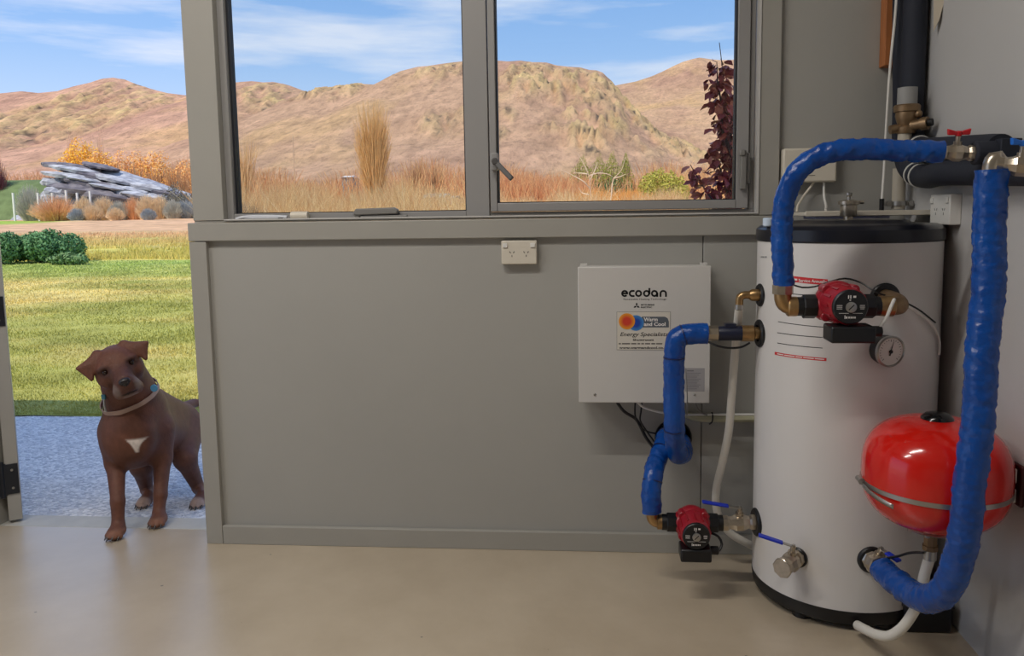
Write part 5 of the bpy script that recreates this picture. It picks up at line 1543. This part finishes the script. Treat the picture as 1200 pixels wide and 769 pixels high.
for px, top, wh in ((140, 186, 'leftmost, below the lower yellow willow'), (162, 184, 'second from left, below the orange willow'), (184, 190, 'middle one of the five'), (205, 190, 'second from right'), (218, 196, 'rightmost, at the window post')):
    twiggy('bare_tree', 'pale bare tree before the willows, '+wh, px, 86, 26, top, 'tree', lin(226, 182, 132), lin(198, 150, 108), n=160, r=0.05, upright=True, group='bare trees before the willows')
for px, top, wh in ((60, 186, 'left of the two'), (76, 184, 'right of the two')):
    twiggy('bare_tree', 'thin dark bare tree on top of the rock outcrop, '+wh, px, 70, 22, top, 'tree', lin(190, 154, 140), lin(150, 126, 120), n=70, r=0.02, group='bare trees on the rock')
for px, top, wh in ((90, 141, 'leftmost of three'), (106, 145, 'middle of three'), (122, 143, 'rightmost of three')):
    twiggy('tall_bare_poplar', 'faint tall bare poplar on the slope behind the yellow willow, '+wh, px, 170, 15, top, 'tree', lin(255, 216, 180), lin(240, 196, 160), n=90, r=0.06, upright=True, group='faint poplars behind the willow')

# orange scrub thicket across the flats (nobody could count it)
def thicket(name, label, x0, x1, d0, d1, topfun, ca, cb, n, r, seed=0, lean=0.25):
    px = x0+(x1-x0)*rng.random(n); d = d0+(d1-d0)*rng.random(n)
    f = np.array([at(a, 250, Y=b-2.8) for a, b in zip(px, d)])
    z0 = ground_z(d)
    tops = np.array([float(at(a, topfun(a), Y=b-2.8)[2]) for a, b in zip(px, d)])
    h = np.maximum(0.3, tops-z0)*(0.35+0.65*rng.random(n)**0.7)
    b = np.stack([f[:, 0], d-2.8, z0-0.05], 1)
    tp = b+np.stack([rng.normal(0, 1, n)*h*lean, rng.normal(0, 1, n)*h*lean, h], 1)
    V, Fc, m = stems(b, tp, r*d/60*(0.6+0.8*rng.random(n)), bend=0.1, jit=0.05, seg=3)
    t = rng.random(n)
    o = npmesh(name, V, Fc, M_ATTR, cols=np.repeat(ca*(1-t[:, None])+cb*t[:, None], m, 0))
    return tag(o, label, 'scrub', kind='stuff')


thicket('scrub', 'orange red thicket of bare scrub across the flats at the foot of the hills', -60, 880, 100, 170, lambda p: 196+9*math.sin(p*0.021)+6*math.sin(p*0.07+1), lin(255, 212, 150), lin(214, 142, 96), 10000, 0.05)
thicket('scrub', 'golden dry reeds and scrub nearer the house below the window', 240, 560, 34, 60, lambda p: 214+8*math.sin(p*0.05)+5*math.sin(p*0.13), lin(255, 230, 172), lin(206, 152, 98), 7000, 0.02, lean=0.3)
thicket('scrub', 'golden dry scrub below the right window pane', 560, 880, 38, 70, lambda p: 224+6*math.sin(p*0.06+2)+4*math.sin(p*0.15), lin(255, 228, 172), lin(208, 152, 98), 5600, 0.02, lean=0.3)
thicket('scrub', 'red tinted thicket left in the right window pane', 560, 690, 76, 100, lambda p: 196+0.14*max(0, p-600)+3*math.sin(p*0.2), lin(255, 204, 144), lin(216, 138, 96), 3200, 0.04)
thicket('scrub', 'orange hedge of bare scrub under the green trees', 672, 760, 60, 74, lambda p: 221+3*math.sin(p*0.16), lin(255, 190, 100), lin(244, 170, 92), 2200, 0.028)

thicket('scrub', 'pale sparse stalks standing above the golden scrub below both panes', 250, 870, 30, 44, lambda p: 216+10*math.sin(p*0.09)+8*math.sin(p*0.031+2), lin(255, 240, 196), lin(250, 216, 160), 420, 0.016, lean=0.45)
# trees seen through the window
twiggy('poplar_tree', 'tall bare golden poplar in the middle of the left pane', 440, 78, 50, 113, 'tree', lin(250, 210, 146), lin(226, 180, 120), n=1100, r=0.04, upright=True, stem=lin(170, 128, 90))
twiggy('bare_tree', 'pale bare tall tree at the left edge of the left pane', 289, 80, 42, 150, 'tree', lin(250, 214, 160), lin(226, 184, 132), n=240, r=0.04, upright=True)
twiggy('bare_tree', 'faint bare tree right of the golden poplar', 492, 110, 34, 180, 'tree', lin(216, 172, 124), lin(196, 150, 110), n=260, r=0.05, upright=True)
twiggy('bare_tree', 'faint low bare tree near the mullion', 512, 112, 30, 186, 'tree', lin(216, 172, 124), lin(196, 150, 110), n=220, r=0.05, upright=True)
twiggy('bare_shrub', 'grey leaning shrub low at the left corner of the left pane', 292, 36, 60, 234, 'shrub', lin(150, 128, 116), lin(190, 160, 128), n=600, r=0.014)
for px, d, w, top, lab in ((682, 118, 24, 182, 'yellow green conical tree, leftmost of the group in the right pane'), (702, 120, 26, 181, 'yellow green conical tree with pointed top, in the middle of the group'), (717, 119, 20, 177, 'tallest narrow green conical tree in the group'), (733, 121, 14, 178, 'slim green conical tree at the right of the group')):
    t = leafy('conifer_tree', lab, px, d, w, top, 'tree', lin(150, 158, 66), lin(186, 182, 84), n=2600, size=0.15, lobes=1)
    for o in t.children:
        if o.name.startswith('foliage'):
            V = np.empty(len(o.data.vertices)*3, np.float32); o.data.vertices.foreach_get('co', V); V = V.reshape(-1, 3)
            zmin, zmax = V[:, 2].min(), V[:, 2].max(); k = 1.25-(V[:, 2]-zmin)/(zmax-zmin)*1.05
            cx_, cy_ = t.location.x, t.location.y
            V[:, 0] = cx_+(V[:, 0]-cx_)*k; V[:, 1] = cy_+(V[:, 1]-cy_)*k
            o.data.vertices.foreach_set('co', V.ravel())
for px, d, w, top, lab in ((688, 112, 36, 205, 'dark green low tree below the left conical tree'), (722, 113, 40, 205, 'dark green low tree below the tallest conical tree'), (748, 112, 26, 212, 'dark green shrub left of the yellow green tree')):
    leafy('evergreen_shrub', lab, px, d, w, top, 'tree', lin(96, 118, 72), lin(138, 148, 90), n=2600, size=0.16, lobes=3)
leafy('leafy_tree', 'bright yellow green tree at the right of the right pane', 777, 100, 46, 194, 'tree', lin(178, 178, 74), lin(216, 204, 104), n=6500, size=0.14, lobes=4)

# white branching tree
wt = foot(695, 52)
tr = thing('white_branch_tree', 'pale leafless tree with forked white branches in the right pane', 'tree', wt)
M_BARK = mat('pale_bark', srgb(232, 206, 176), 0.8)
for pts in (((694, 252), (692, 225), (690, 206), (684, 192), (677, 180)), ((692, 222), (684, 213), (672, 206), (658, 199)), ((691, 212), (697, 200), (700, 190)), ((691, 206), (700, 203), (712, 204), (718, 207)), ((690, 228), (682, 226), (678, 220)), ((712, 250), (716, 232), (719, 210), (728, 200), (733, 184)), ((719, 209), (727, 207), (733, 204)), ((688, 204), (680, 203), (673, 203))):
    MB().tube([at(a, b, Y=49.2+0.3*math.sin(a)) for a, b in pts], 0.05, n=6, step=0.25, rfun=lambda L, an, u: 0.05*(1-u*0.75)).build('branch', M_BARK, tr)
# power pole, small farm buildings
pa, pb = at(343, 160, Y=150), at(343, 172, Y=150)
tag(MB().cyl((pa.x, 150, gz(150)), (pa.x, 150, pa.z), 0.13, 0.1, n=8).build('power_pole', mat('pole_wood', srgb(214, 184, 150), 0.8), None), 'pale thin power pole on the flats in the left pane', 'pole')


def shed(px, d, wpx, y0, y1, label, wall, roof, name='farm_shed'):
    a = at(px-wpx/2, y1, Y=d); b = at(px+wpx/2, y0, Y=d)
    t = thing(name, label, 'building', ((a.x+b.x)/2, d+2, gz(d)))
    h = b.z-a.z; ze = a.z+h*0.6
    MB().box(a.x, b.x, d, d+5, gz(d)-0.2, ze).build('wall', wall, t)
    MB().prism([(a.x-0.2, d-0.3, ze), (a.x-0.2, d+2.5, b.z), (a.x-0.2, d+5.3, ze)], (b.x-a.x+0.4, 0, 0)).build('roof', roof, t)
    w = (b.x-a.x)
    MB().box(a.x+w*0.2, a.x+w*0.45, d-0.05, d, a.z+h*0.15, ze-h*0.1).build('door', M_GREYP, t)
    return t


WW = mat('shed_white', srgb(236, 232, 224), 0.6); RG = mat('shed_grey', srgb(150, 148, 146), 0.6)
shed(405, 120, 9, 205, 212, 'small white roofed shed in the scrub left of the golden poplar', RG, WW)
shed(508, 84, 24, 226, 240, 'long grey roofed farm shed behind scrub near the mullion', mat('shed_tan', srgb(200, 176, 140), 0.7), RG)
shed(527, 80, 8, 229, 237, 'small white farm shed right of the long grey shed', WW, RG)

# ------------------------------------------------------------------ red leaved shrub close outside the window
rb_ = at(838, 236, Y=1.05)
rt = thing('red_leaf_shrub', 'dark red leaved shrub just outside the right window pane', 'shrub', (rb_.x+0.06, 1.05, -0.05))
M_TWIG = mat('dark_twig', srgb(74, 50, 46), 0.8)
br = [[(rb_.x+0.06, 1.05, -0.06), at(862, 320, Y=1.05), at(856, 236, Y=1.05), at(856, 160, Y=1.02), at(850, 110, Y=1.0), at(846, 75, Y=1.0), at(843, 50, Y=1.0)],
      [at(857, 180, Y=1.03), at(846, 150, Y=1.0), at(845, 120, Y=0.99), at(841, 95, Y=0.98), at(840, 72, Y=0.98)],
      [at(860, 300, Y=1.05), at(842, 245, Y=1.0), at(828, 225, Y=0.97), at(817, 207, Y=0.96), at(809, 193, Y=0.95)],
      [at(858, 250, Y=1.04), at(850, 215, Y=1.06), at(841, 190, Y=1.05), at(836, 170, Y=1.05)],
      [at(859, 270, Y=1.04), at(858, 200, Y=1.08), at(857, 150, Y=1.06), at(856, 120, Y=1.05)]]
for pts in br:
    MB().tube(pts, 0.006, n=6, step=0.04, rfun=lambda L, an, u: 0.0085*(1-u*0.8)).build('branch', M_TWIG, rt)
lm = MB()
lm.add([(0, 0, 0), (0.012, 0.013, 0.003), (0.03, 0.016, 0.004), (0.05, 0.0, -0.006), (0.03, -0.016, 0.004), (0.012, -0.013, 0.003), (0.025, 0, 0.0)], [(0, 1, 6), (1, 2, 6), (2, 3, 6), (3, 4, 6), (4, 5, 6), (5, 0, 6)])
leaf_meshes = []
for cl in ((172, 84, 74), (146, 58, 58), (196, 116, 94)):
    mm = mat('red_leaf_%d' % cl[0], srgb(*cl), 0.5, var=0.15, scale=30)
    o = lm.build('leaf', mm, rt, smooth=0); leaf_meshes.append(o.data)
    o.location = Vector(br[0][3]) - rt.location; o.matrix_parent_inverse = Matrix.Identity(4)
cnt = 0
paths = [smooth_path(p, 0.012) for p in br]
while cnt < 292:
    P = paths[random.choices(range(5), (5, 3.5, 3.4, 3.2, 3.0))[0]]
    k = random.random()
    p = P[min(len(P)-1, int((0.12+0.84*k)*len(P)))]
    if p.z < 1.12: continue
    e = Vector((random.gauss(0, 1), random.gauss(0, 1), random.gauss(0, 0.6))); e.normalize()
    p = p+e*random.random()**0.7*0.07*(1.1-k*0.6)
    o = bpy.data.objects.new('leaf', random.choice(leaf_meshes)); C.objects.link(o)
    o.parent = rt; o.location = p-rt.location
    o.rotation_euler = (random.gauss(0, 0.7), random.gauss(0.55, 0.5), math.atan2(e.y, e.x)+random.gauss(0, 0.6))
    s = random.uniform(0.75, 1.3); o.scale = (s, s, s)
    cnt += 1
Vb = np.array([v.co for v in leaf_meshes[0].vertices]); Fb = np.array([p.vertices for p in leaf_meshes[0].polygons])
av, af = [], []
for i in range(420):
    P = paths[random.choices(range(5), (5, 3.0, 2.6, 3.2, 3.4))[0]]
    k = random.random(); p = P[min(len(P)-1, int((0.05+0.9*k)*len(P)))]
    if p.z < 1.1: continue
    e = Vector((random.gauss(0, 1), random.gauss(0, 1), random.gauss(0, 0.6))).normalized()
    p = p+e*random.random()**0.6*0.075*(1.15-k*0.6)+Vector((0.012, 0.02, 0))
    Mx = Matrix.Rotation(math.atan2(e.y, e.x)+random.gauss(0, 0.6), 3, 'Z') @ Matrix.Rotation(random.gauss(0.55, 0.5), 3, 'Y') @ Matrix.Rotation(random.gauss(0, 0.7), 3, 'X')
    af.append(Fb+len(av)*len(Vb)); av.append(np.array([list(p+Mx @ Vector(v*random.uniform(0.8, 1.15))) for v in Vb]))
npmesh('foliage', np.concatenate(av), np.concatenate(af), MATS['red_leaf_146'], rt)['kind'] = 'stuff'

# ================================================================== the dog
def surface_nets(f, org, h):
    nx, ny, nz = f.shape
    s = f < 0
    corners = [(i, j, k) for i in (0, 1) for j in (0, 1) for k in (0, 1)]
    def sl(a, c): return a[c[0]:nx-1+c[0], c[1]:ny-1+c[1], c[2]:nz-1+c[2]]
    cnt = sum(sl(s, c).astype(np.int8) for c in corners)
    act = (cnt > 0) & (cnt < 8)
    ii = np.argwhere(act)
    idx = -np.ones(act.shape, np.int64); idx[tuple(ii.T)] = np.arange(len(ii))
    P = np.zeros((len(ii), 3)); W = np.zeros(len(ii))
    for a in corners:
        for ax in range(3):
            if a[ax] == 0:
                b = list(a); b[ax] = 1
                fa = f[ii[:, 0]+a[0], ii[:, 1]+a[1], ii[:, 2]+a[2]]; fb = f[ii[:, 0]+b[0], ii[:, 1]+b[1], ii[:, 2]+b[2]]
                m = (fa < 0) != (fb < 0)
                t = np.where(m, fa/np.where(m, fa-fb, 1), 0)
                p = np.array(a, float)[None].repeat(len(ii), 0); p[:, ax] += t
                P[m] += p[m]; W[m] += 1
    V = (ii+P/W[:, None])*h+org
    Fs = []
    for ax in range(3):
        o1, o2 = [(1, 2), (2, 0), (0, 1)][ax]
        lo = [slice(1, -1)]*3; lo[ax] = slice(0, -1)
        hi = [slice(1, -1)]*3; hi[ax] = slice(1, None)
        a = s[tuple(lo)]; b = s[tuple(hi)]
        off = np.array([1, 1, 1]); off[ax] = 0
        for flip in (False, True):
            e = np.argwhere((a & ~b) if not flip else (~a & b))+off
            q = []
            for (d1, d2) in ((0, 0), (-1, 0), (-1, -1), (0, -1)):
                c = e.copy(); c[:, o1] += d1; c[:, o2] += d2
                q.append(idx[c[:, 0], c[:, 1], c[:, 2]])
            q = np.stack(q, 1)
            Fs.append(q if not flip else q[:, ::-1])
    return V, np.concatenate(Fs)


class SDF:
    def __init__(s, lo, hi, h):
        s.lo = np.array(lo, float); s.h = h
        s.n = np.ceil((np.array(hi)-s.lo)/h).astype(int)+1
        s.f = np.full(s.n, 0.2, np.float32)

    def _sub(s, lo, hi):
        a = np.clip(np.floor((lo-s.lo)/s.h).astype(int), 0, s.n-1); b = np.clip(np.ceil((hi-s.lo)/s.h).astype(int)+1, 1, s.n)
        g = [s.lo[i]+s.h*np.arange(a[i], b[i]) for i in range(3)]
        return tuple(slice(a[i], b[i]) for i in range(3)), np.meshgrid(*g, indexing='ij')

    def _mix(s, sl, d, k, cut):
        f = s.f[sl]
        if cut:
            d = -d; hh = np.clip(0.5-0.5*(f-d)/k, 0, 1); s.f[sl] = f*(1-hh)+d*hh+k*hh*(1-hh)
        else:
            hh = np.clip(0.5+0.5*(f-d)/k, 0, 1); s.f[sl] = f*(1-hh)+d*hh-k*hh*(1-hh)

    def cap(s, a, b, ra, rb, k=0.02, cut=False):
        a, b = np.array(a, float), np.array(b, float); R = max(ra, rb)+k+0.03
        sl, (X, Y, Z) = s._sub(np.minimum(a, b)-R, np.maximum(a, b)+R)
        ab = b-a; L = max(ab @ ab, 1e-9)
        t = np.clip(((X-a[0])*ab[0]+(Y-a[1])*ab[1]+(Z-a[2])*ab[2])/L, 0, 1)
        d = np.sqrt((X-a[0]-t*ab[0])**2+(Y-a[1]-t*ab[1])**2+(Z-a[2]-t*ab[2])**2)-(ra+(rb-ra)*t)
        s._mix(sl, d, k, cut)

    def ell(s, c, ax, rad, k=0.02, cut=False):
        """ax: three unit vectors, rad: three radii"""
        c = np.array(c, float); R = max(rad)+k+0.03
        sl, (X, Y, Z) = s._sub(c-R, c+R)
        q = [((X-c[0])*v[0]+(Y-c[1])*v[1]+(Z-c[2])*v[2]) for v in ax]
        k0 = np.sqrt(sum((q[i]/rad[i])**2 for i in range(3))); k1 = np.sqrt(sum((q[i]/rad[i]**2)**2 for i in range(3)))+1e-6
        s._mix(sl, (k0*(k0-1)/k1), k, cut)


def A(px, py, Y): return np.array(at(px, py, Y=Y))


dogE = A(138, 429, 0.035)
pxs = float((np.array(dogE)-_C) @ _f)/F
view = -(dogE-_C)/np.linalg.norm(dogE-_C)
hu0 = 0.949*_R+0.316*_U; hv0 = -0.316*_R+0.949*_U
hw = view-0.10*hv0; hw /= np.linalg.norm(hw)
hu = hu0-hw*(hw @ hu0); UK = np.linalg.norm(hu); hu /= UK          # head axes square to the line of sight
hv = np.cross(hw, hu); VK = float(hv @ hv0)


def hd(u, v, w=0.0):
    """point on the head: u, v in photo pixels, w metres towards the viewer"""
    return dogE+hu*u*UK*pxs+hv*v*VK*pxs+hw*w


D = SDF((-2.25, -0.12, -0.07), (-1.28, 1.08, 0.82), 0.0055)
EX = (np.array([1, 0, 0]), np.array([0, 1, 0]), np.array([0, 0, 1]))
# trunk
D.ell(A(159, 503, 0.25), EX, (0.110, 0.17, 0.162), 0.03)
D.cap(A(162, 502, 0.30), A(204, 506, 0.64), 0.128, 0.098, 0.05)
D.ell(A(159, 510, 0.165), EX, (0.080, 0.07, 0.10), 0.04)                 # breast
D.cap(A(212, 502, 0.70), A(190, 500, 0.70), 0.098, 0.095, 0.05)           # croup
D.cap(A(180, 470, 0.36), A(212, 486, 0.68), 0.055, 0.055, 0.05)         # back line
# neck
D.cap(hd(1, -2, -0.085), A(160, 478, 0.24), 0.078, 0.112, 0.04)
# fore legs
for (sh, el_, wr, pa, pw, o) in (((135, 506, 0.20), (135.5, 542, 0.185), (138, 588, 0.085), (138.5, 616, 0.06), (137, 631, 0.035), 0),
                                 ((187, 502, 0.27), (190, 536, 0.285), (188, 580, 0.215), (186, 602, 0.185), (186, 613, 0.16), 1)):
    sh, el_, wr, pa, pw = A(*sh), A(*el_), A(*wr), A(*pa), A(*pw)
    pw[2] = 0.026
    D.cap(sh, el_, 0.060, 0.040, 0.035)
    D.cap(el_, wr, 0.037, 0.0255, 0.02)
    D.cap(wr, pa, 0.0265, 0.0225, 0.012)
    D.cap(pa, pw+np.array([0, 0.012, 0.006]), 0.0225, 0.026, 0.015)
    D.ell(pw, EX, (0.033, 0.036, 0.024), 0.012)
    for t, (dx, dy) in enumerate(((-0.026, -0.018), (-0.0095, -0.034), (0.0095, -0.034), (0.026, -0.018))):
        D.cap(pw+np.array([dx*0.7, dy*0.3, 0.002]), pw+np.array([dx, dy, -0.010]), 0.0125, 0.0115, 0.004)
# hind legs
HPAW = []
for (hip, kn, hk, pw) in (((214, 507, 0.66), (217, 538, 0.52), (232.5, 572, 0.60), (233.5, 601, 0.50)), ((178, 508, 0.64), (166, 546, 0.50), (172, 574, 0.58), (170.5, 601, 0.49))):
    hip, kn, hk, pw = A(*hip), A(*kn), A(*hk), A(*pw)
    pw[2] = -0.026
    HPAW.append(pw)
    D.cap(hip, kn, 0.09, 0.050, 0.04)
    D.cap(kn, hk, 0.046, 0.027, 0.02)
    D.cap(hk, pw+np.array([0, 0.03, 0.02]), 0.026, 0.021, 0.012)
    D.cap(pw+np.array([0, 0.03, 0.02]), pw, 0.021, 0.024, 0.012)
    D.ell(pw, EX, (0.031, 0.036, 0.022), 0.012)
    for t, (dx, dy) in enumerate(((-0.024, -0.018), (-0.009, -0.034), (0.009, -0.034), (0.024, -0.018))):
        D.cap(pw+np.array([dx*0.7, dy*0.3, 0.002]), pw+np.array([dx, dy, -0.009]), 0.012, 0.011, 0.004)
# tail
D.cap(A(213, 479, 0.78), A(226, 473, 0.90), 0.03, 0.022, 0.03)
D.cap(A(226, 473, 0.90), A(246, 470, 0.98), 0.021, 0.013, 0.01)
# head
HX = (hu, hv, hw)
D.ell(hd(0, 3, -0.05), HX, (0.080, 0.066, 0.082), 0.02)                # skull
for sg in (-1, 1):
    D.ell(hd(sg*16, -10, -0.035), HX, (0.040, 0.045, 0.05), 0.025)     # cheek
    D.ell(hd(sg*15, 3.5, 0.004), HX, (0.030, 0.014, 0.022), 0.014)        # brow
    D.cap(hd(sg*6, -24, 0.060), hd(sg*10, -30, 0.036), 0.026, 0.026, 0.016)   # lips
    D.ell(hd(sg*16, -1.5, 0.022), HX, (0.016, 0.011, 0.014), 0.006, cut=True)   # eye socket
D.cap(hd(0, -6, 0.0), hd(0, -16.5, 0.078), 0.040, 0.029, 0.022)             # muzzle bridge
D.ell(hd(0, -24, 0.040), HX, (0.042, 0.034, 0.058), 0.018)
D.ell(hd(0, -34, 0.036), HX, (0.028, 0.013, 0.040), 0.008)               # chin
D.cap(hd(-9, -32.3, 0.078), hd(9, -32.3, 0.078), 0.0045, 0.0045, 0.004, cut=True)  # mouth line
D.cap(hd(-12, -33.3, 0.058), hd(-9, -32.3, 0.078), 0.004, 0.0045, 0.004, cut=True)
D.cap(hd(12, -33.3, 0.058), hd(9, -32.3, 0.078), 0.004, 0.0045, 0.004, cut=True)
D.cap(hd(0, -20, 0.098), hd(0, -31, 0.085), 0.003, 0.003, 0.003, cut=True)         # philtrum
# ears folded over
for sg in (-1, 1):
    D.cap(hd(sg*17, 20, -0.045), hd(sg*25, 17, -0.03), 0.020, 0.012, 0.012)
    D.cap(hd(sg*22, 19, -0.035), hd(sg*43.5, 13.5, -0.022), 0.010, 0.0075, 0.006)
    D.cap(hd(sg*23, 16, -0.025), hd(sg*34, -4, -0.008), 0.0105, 0.0075, 0.006)
    D.cap(hd(sg*43, 13, -0.022), hd(sg*34, -4, -0.008), 0.0075, 0.0072, 0.006)
    D.ell(hd(sg*31.5, 9.5, -0.018), HX, (0.026, 0.022, 0.0085), 0.006)
    D.cap(hd(sg*36, 13, -0.02), hd(sg*34, 4, -0.012), 0.009, 0.008, 0.006)
V, Q = surface_nets(D.f, D.lo, D.h)
for it in range(2):                                                    # relax the voxel steps
    nb_ = np.zeros_like(V); ct = np.zeros(len(V))
    for a, b in ((0, 1), (1, 2), (2, 3), (3, 0)):
        np.add.at(nb_, Q[:, a], V[Q[:, b]]); np.add.at(ct, Q[:, a], 1)
        np.add.at(nb_, Q[:, b], V[Q[:, a]]); np.add.at(ct, Q[:, b], 1)
    V = V*0.45+0.55*nb_/np.maximum(ct, 1)[:, None]
# coat colours
col = np.broadcast_to(lin(108, 68, 52), V.shape).copy()
n1 = fbm(V[:, 0]*14+V[:, 1]*5, V[:, 2]*14, 4, 3)
col = mixc(col, lin(96, 60, 46), np.clip((n1-0.35)*2, 0, 1))
def blob(c, r, soft=0.4):
    d = np.linalg.norm((V-np.array(c))/np.array(r), axis=1); return np.clip((1+soft-d)/soft, 0, 1)
L_ = np.stack([(V-dogE) @ hu/pxs/UK, (V-dogE) @ hv/pxs/VK, (V-dogE) @ hw], 1)
def hblob(c, r, soft=0.5):
    d = np.linalg.norm((L_-np.array(c))/np.array(r), axis=1); return np.clip((1+soft-d)/soft, 0, 1)
col = mixc(col, lin(84, 54, 46), hblob((0, -16, 0.06), (13, 15, 0.06))*0.75)        # dark mask
for sg in (-1, 1):
    col = mixc(col, lin(70, 46, 40), hblob((sg*16.5, -1, 0.02), (8, 6, 0.03))*0.85)
    col = mixc(col, lin(160, 148, 140), hblob((sg*13, -26, 0.055), (3.0, 6, 0.04), 0.9)*0.45)   # grey lips
    col = mixc(col, lin(96, 60, 46), hblob((sg*34, 6, -0.01), (9, 9, 0.05))*0.5)
col = mixc(col, lin(150, 136, 128), hblob((0, -37, 0.05), (8, 3, 0.05))*0.5)
col = mixc(col, lin(26, 20, 20), hblob((0, -32.3, 0.082), (10, 1.0, 0.03), 0.3)*0.9)
cp_ = A(159, 519, 0.1)
q = (V-cp_)
wz = np.clip((q[:, 2]+0.046)/0.062, 0, 1)                                # widens upwards
wp = np.clip((0.008+0.030*wz**2.2-np.abs(q[:, 0]+0.004-0.004*wz))/0.006, 0, 1)*np.clip((0.016-q[:, 2])/0.006, 0, 1)*np.clip((q[:, 2]+0.046)/0.008, 0, 1)
wp = np.clip(wp*(0.8+0.6*vnoise(V[:, 0]*90, V[:, 2]*60, 8)), 0, 1)*(V[:, 1] < 0.2)
col = mixc(col, lin(226, 214, 206), wp)
for c in [A(137, 628, 0.03), A(186, 611, 0.15)]:
    col = mixc(col, lin(150, 106, 84), blob((c[0], c[1], 0.02), (0.045, 0.05, 0.018))*0.5)
for c in HPAW:
    col = mixc(col, lin(196, 166, 148), blob((c[0], c[1]-0.03, c[2]), (0.04, 0.03, 0.024))*0.8)
col = mixc(col, lin(164, 118, 90), np.clip((V[:, 1]-0.52)*4, 0, 1)*np.clip((0.36-V[:, 2])*5, 0, 1)*0.55)
col = col*(0.9+0.2*vnoise(V[:, 0]*160, V[:, 2]*70+V[:, 1]*120, 6))[:, None]
M_DOG = mat('dog_coat', srgb(120, 75, 55), 0.55, attr=True, var=0.1, scale=40, bump=0.25, bscale=220, spec=0.35)
dog = thing('dog', 'brown short haired dog with white chest patch standing in the open doorway, head tilted', 'dog', (-1.75, 0.4, -0.05))
npmesh('body', V, Q, M_DOG, dog, col, smooth=True)
M_EYE = mat('dark_eye', srgb(34, 20, 14), 0.08)
M_NOSE = mat('dog_nose', srgb(36, 30, 32), 0.3, bump=0.2, bscale=300)
for sg in (-1, 1):
    e = Vector(hd(sg*16.3, -1.2, 0.014))
    ey = MB().sphere(e, 0.0105, n=16).build('eye', M_EYE, dog)
nm = Matrix((hu, hv, hw)).transposed()
nb2 = MB().sphere(Vector(hd(0, -16.5, 0.100)), 0.021, 0.0145, 0.014, n=20, M=nm).sphere(Vector(hd(0, -19.5, 0.098)), 0.012, 0.011, 0.012, n=16, M=nm)
ns = nb2.build('nose', M_NOSE, dog, smooth=80)
for sg in (-1, 1):
    MB().sphere(Vector(hd(sg*2.9, -18.0, 0.1105)), 0.0042, 0.003, 0.003, n=10, M=nm).build('nostril', M_INK, ns)
# claws
M_CLAW = mat('dark_claw', srgb(40, 30, 28), 0.35)
for c, zz in ((A(137, 631, 0.035), 0.026), (A(186, 613, 0.16), 0.026), (HPAW[0], -0.026), (HPAW[1], -0.026)):
    for dx, dy in ((-0.026, -0.030), (-0.0095, -0.046), (0.0095, -0.046), (0.026, -0.030)):
        p = Vector((c[0]+dx, c[1]+dy, zz-0.011))
        MB().cyl(p+Vector((0, 0.006, 0.003)), p+Vector((0, -0.009, -0.009)), 0.0042, 0.0018, n=8).build('claw', M_CLAW, dog)
# collar with tags: ring fitted around the neck by marching out from the neck axis
na, nb3 = np.array(hd(1, -2, -0.085)), A(160, 478, 0.24)
nd_ = (nb3-na)/np.linalg.norm(nb3-na)
cc = na+(nb3-na)*0.70
want = np.array(A(146, 483, 0.1))-cc                                     # lowest front point of the collar
cf = -EX[1]-0.0*nd_
plane_n = np.array([0.16, 0.42, -0.95]); plane_n = plane_n/np.linalg.norm(plane_n)
c1_ = np.cross(plane_n, EX[0]); c1_ /= np.linalg.norm(c1_); c2_ = np.cross(plane_n, c1_)
ring = []
for k in range(48):
    an = 2*PI*k/48; dr = c1_*math.cos(an)+c2_*math.sin(an)
    r = 0.05
    for st in range(60):
        p = cc+dr*r; i = np.clip(np.round((p-D.lo)/D.h).astype(int), 0, D.n-1)
        if D.f[tuple(i)] > 0: break
        r += 0.004
    ring.append(min(r, 0.145))
ring = np.array(ring); ring = (np.roll(ring, 1)+ring*2+np.roll(ring, -1))/4+0.004
cv, cfc = [], []
for k in range(48):
    an = 2*PI*k/48; dr = c1_*math.cos(an)+c2_*math.sin(an)
    for (a, b) in ((0, -0.009), (0.0035, -0.009), (0.0035, 0.009), (0, 0.009)):
        cv.append(Vector(cc+dr*(ring[k]+a)+plane_n*b))
    for j in range(4):
        q2 = (j+1) % 4; m = (k+1) % 48
        cfc.append((k*4+j, k*4+q2, m*4+q2, m*4+j))
mbc = MB(); mbc.add(cv, cfc)
collar = mbc.build('collar', mat('tan_collar', srgb(168, 140, 126), 0.6), dog, smooth=50)
tg = A(180.5, 455, 0.09)
MB().cyl(tg+np.array([0, 0.003, 0]), tg-np.array([0.0, 0.002, 0]), 0.0145, n=20, ch=0.001).build('tag', mat('blue_tag', srgb(70, 130, 170), 0.35), collar)
tg2 = A(121.5, 466, 0.085)
MB().box(tg2[0]-0.008, tg2[0]+0.008, tg2[1]-0.004, tg2[1]+0.004, tg2[2]-0.008, tg2[2]+0.012).build('buckle', mat('teal_buckle', srgb(60, 120, 140), 0.35), collar, bevel=0.002)
MB().tube([Vector(tg2)+Vector((0.002, 0, -0.008)), Vector(tg2)+Vector((0.004, -0.004, -0.03)), Vector(tg2)+Vector((0.008, -0.004, -0.055))], 0.0042, n=8, step=0.008).build('leash_clip', M_STEEL, collar)
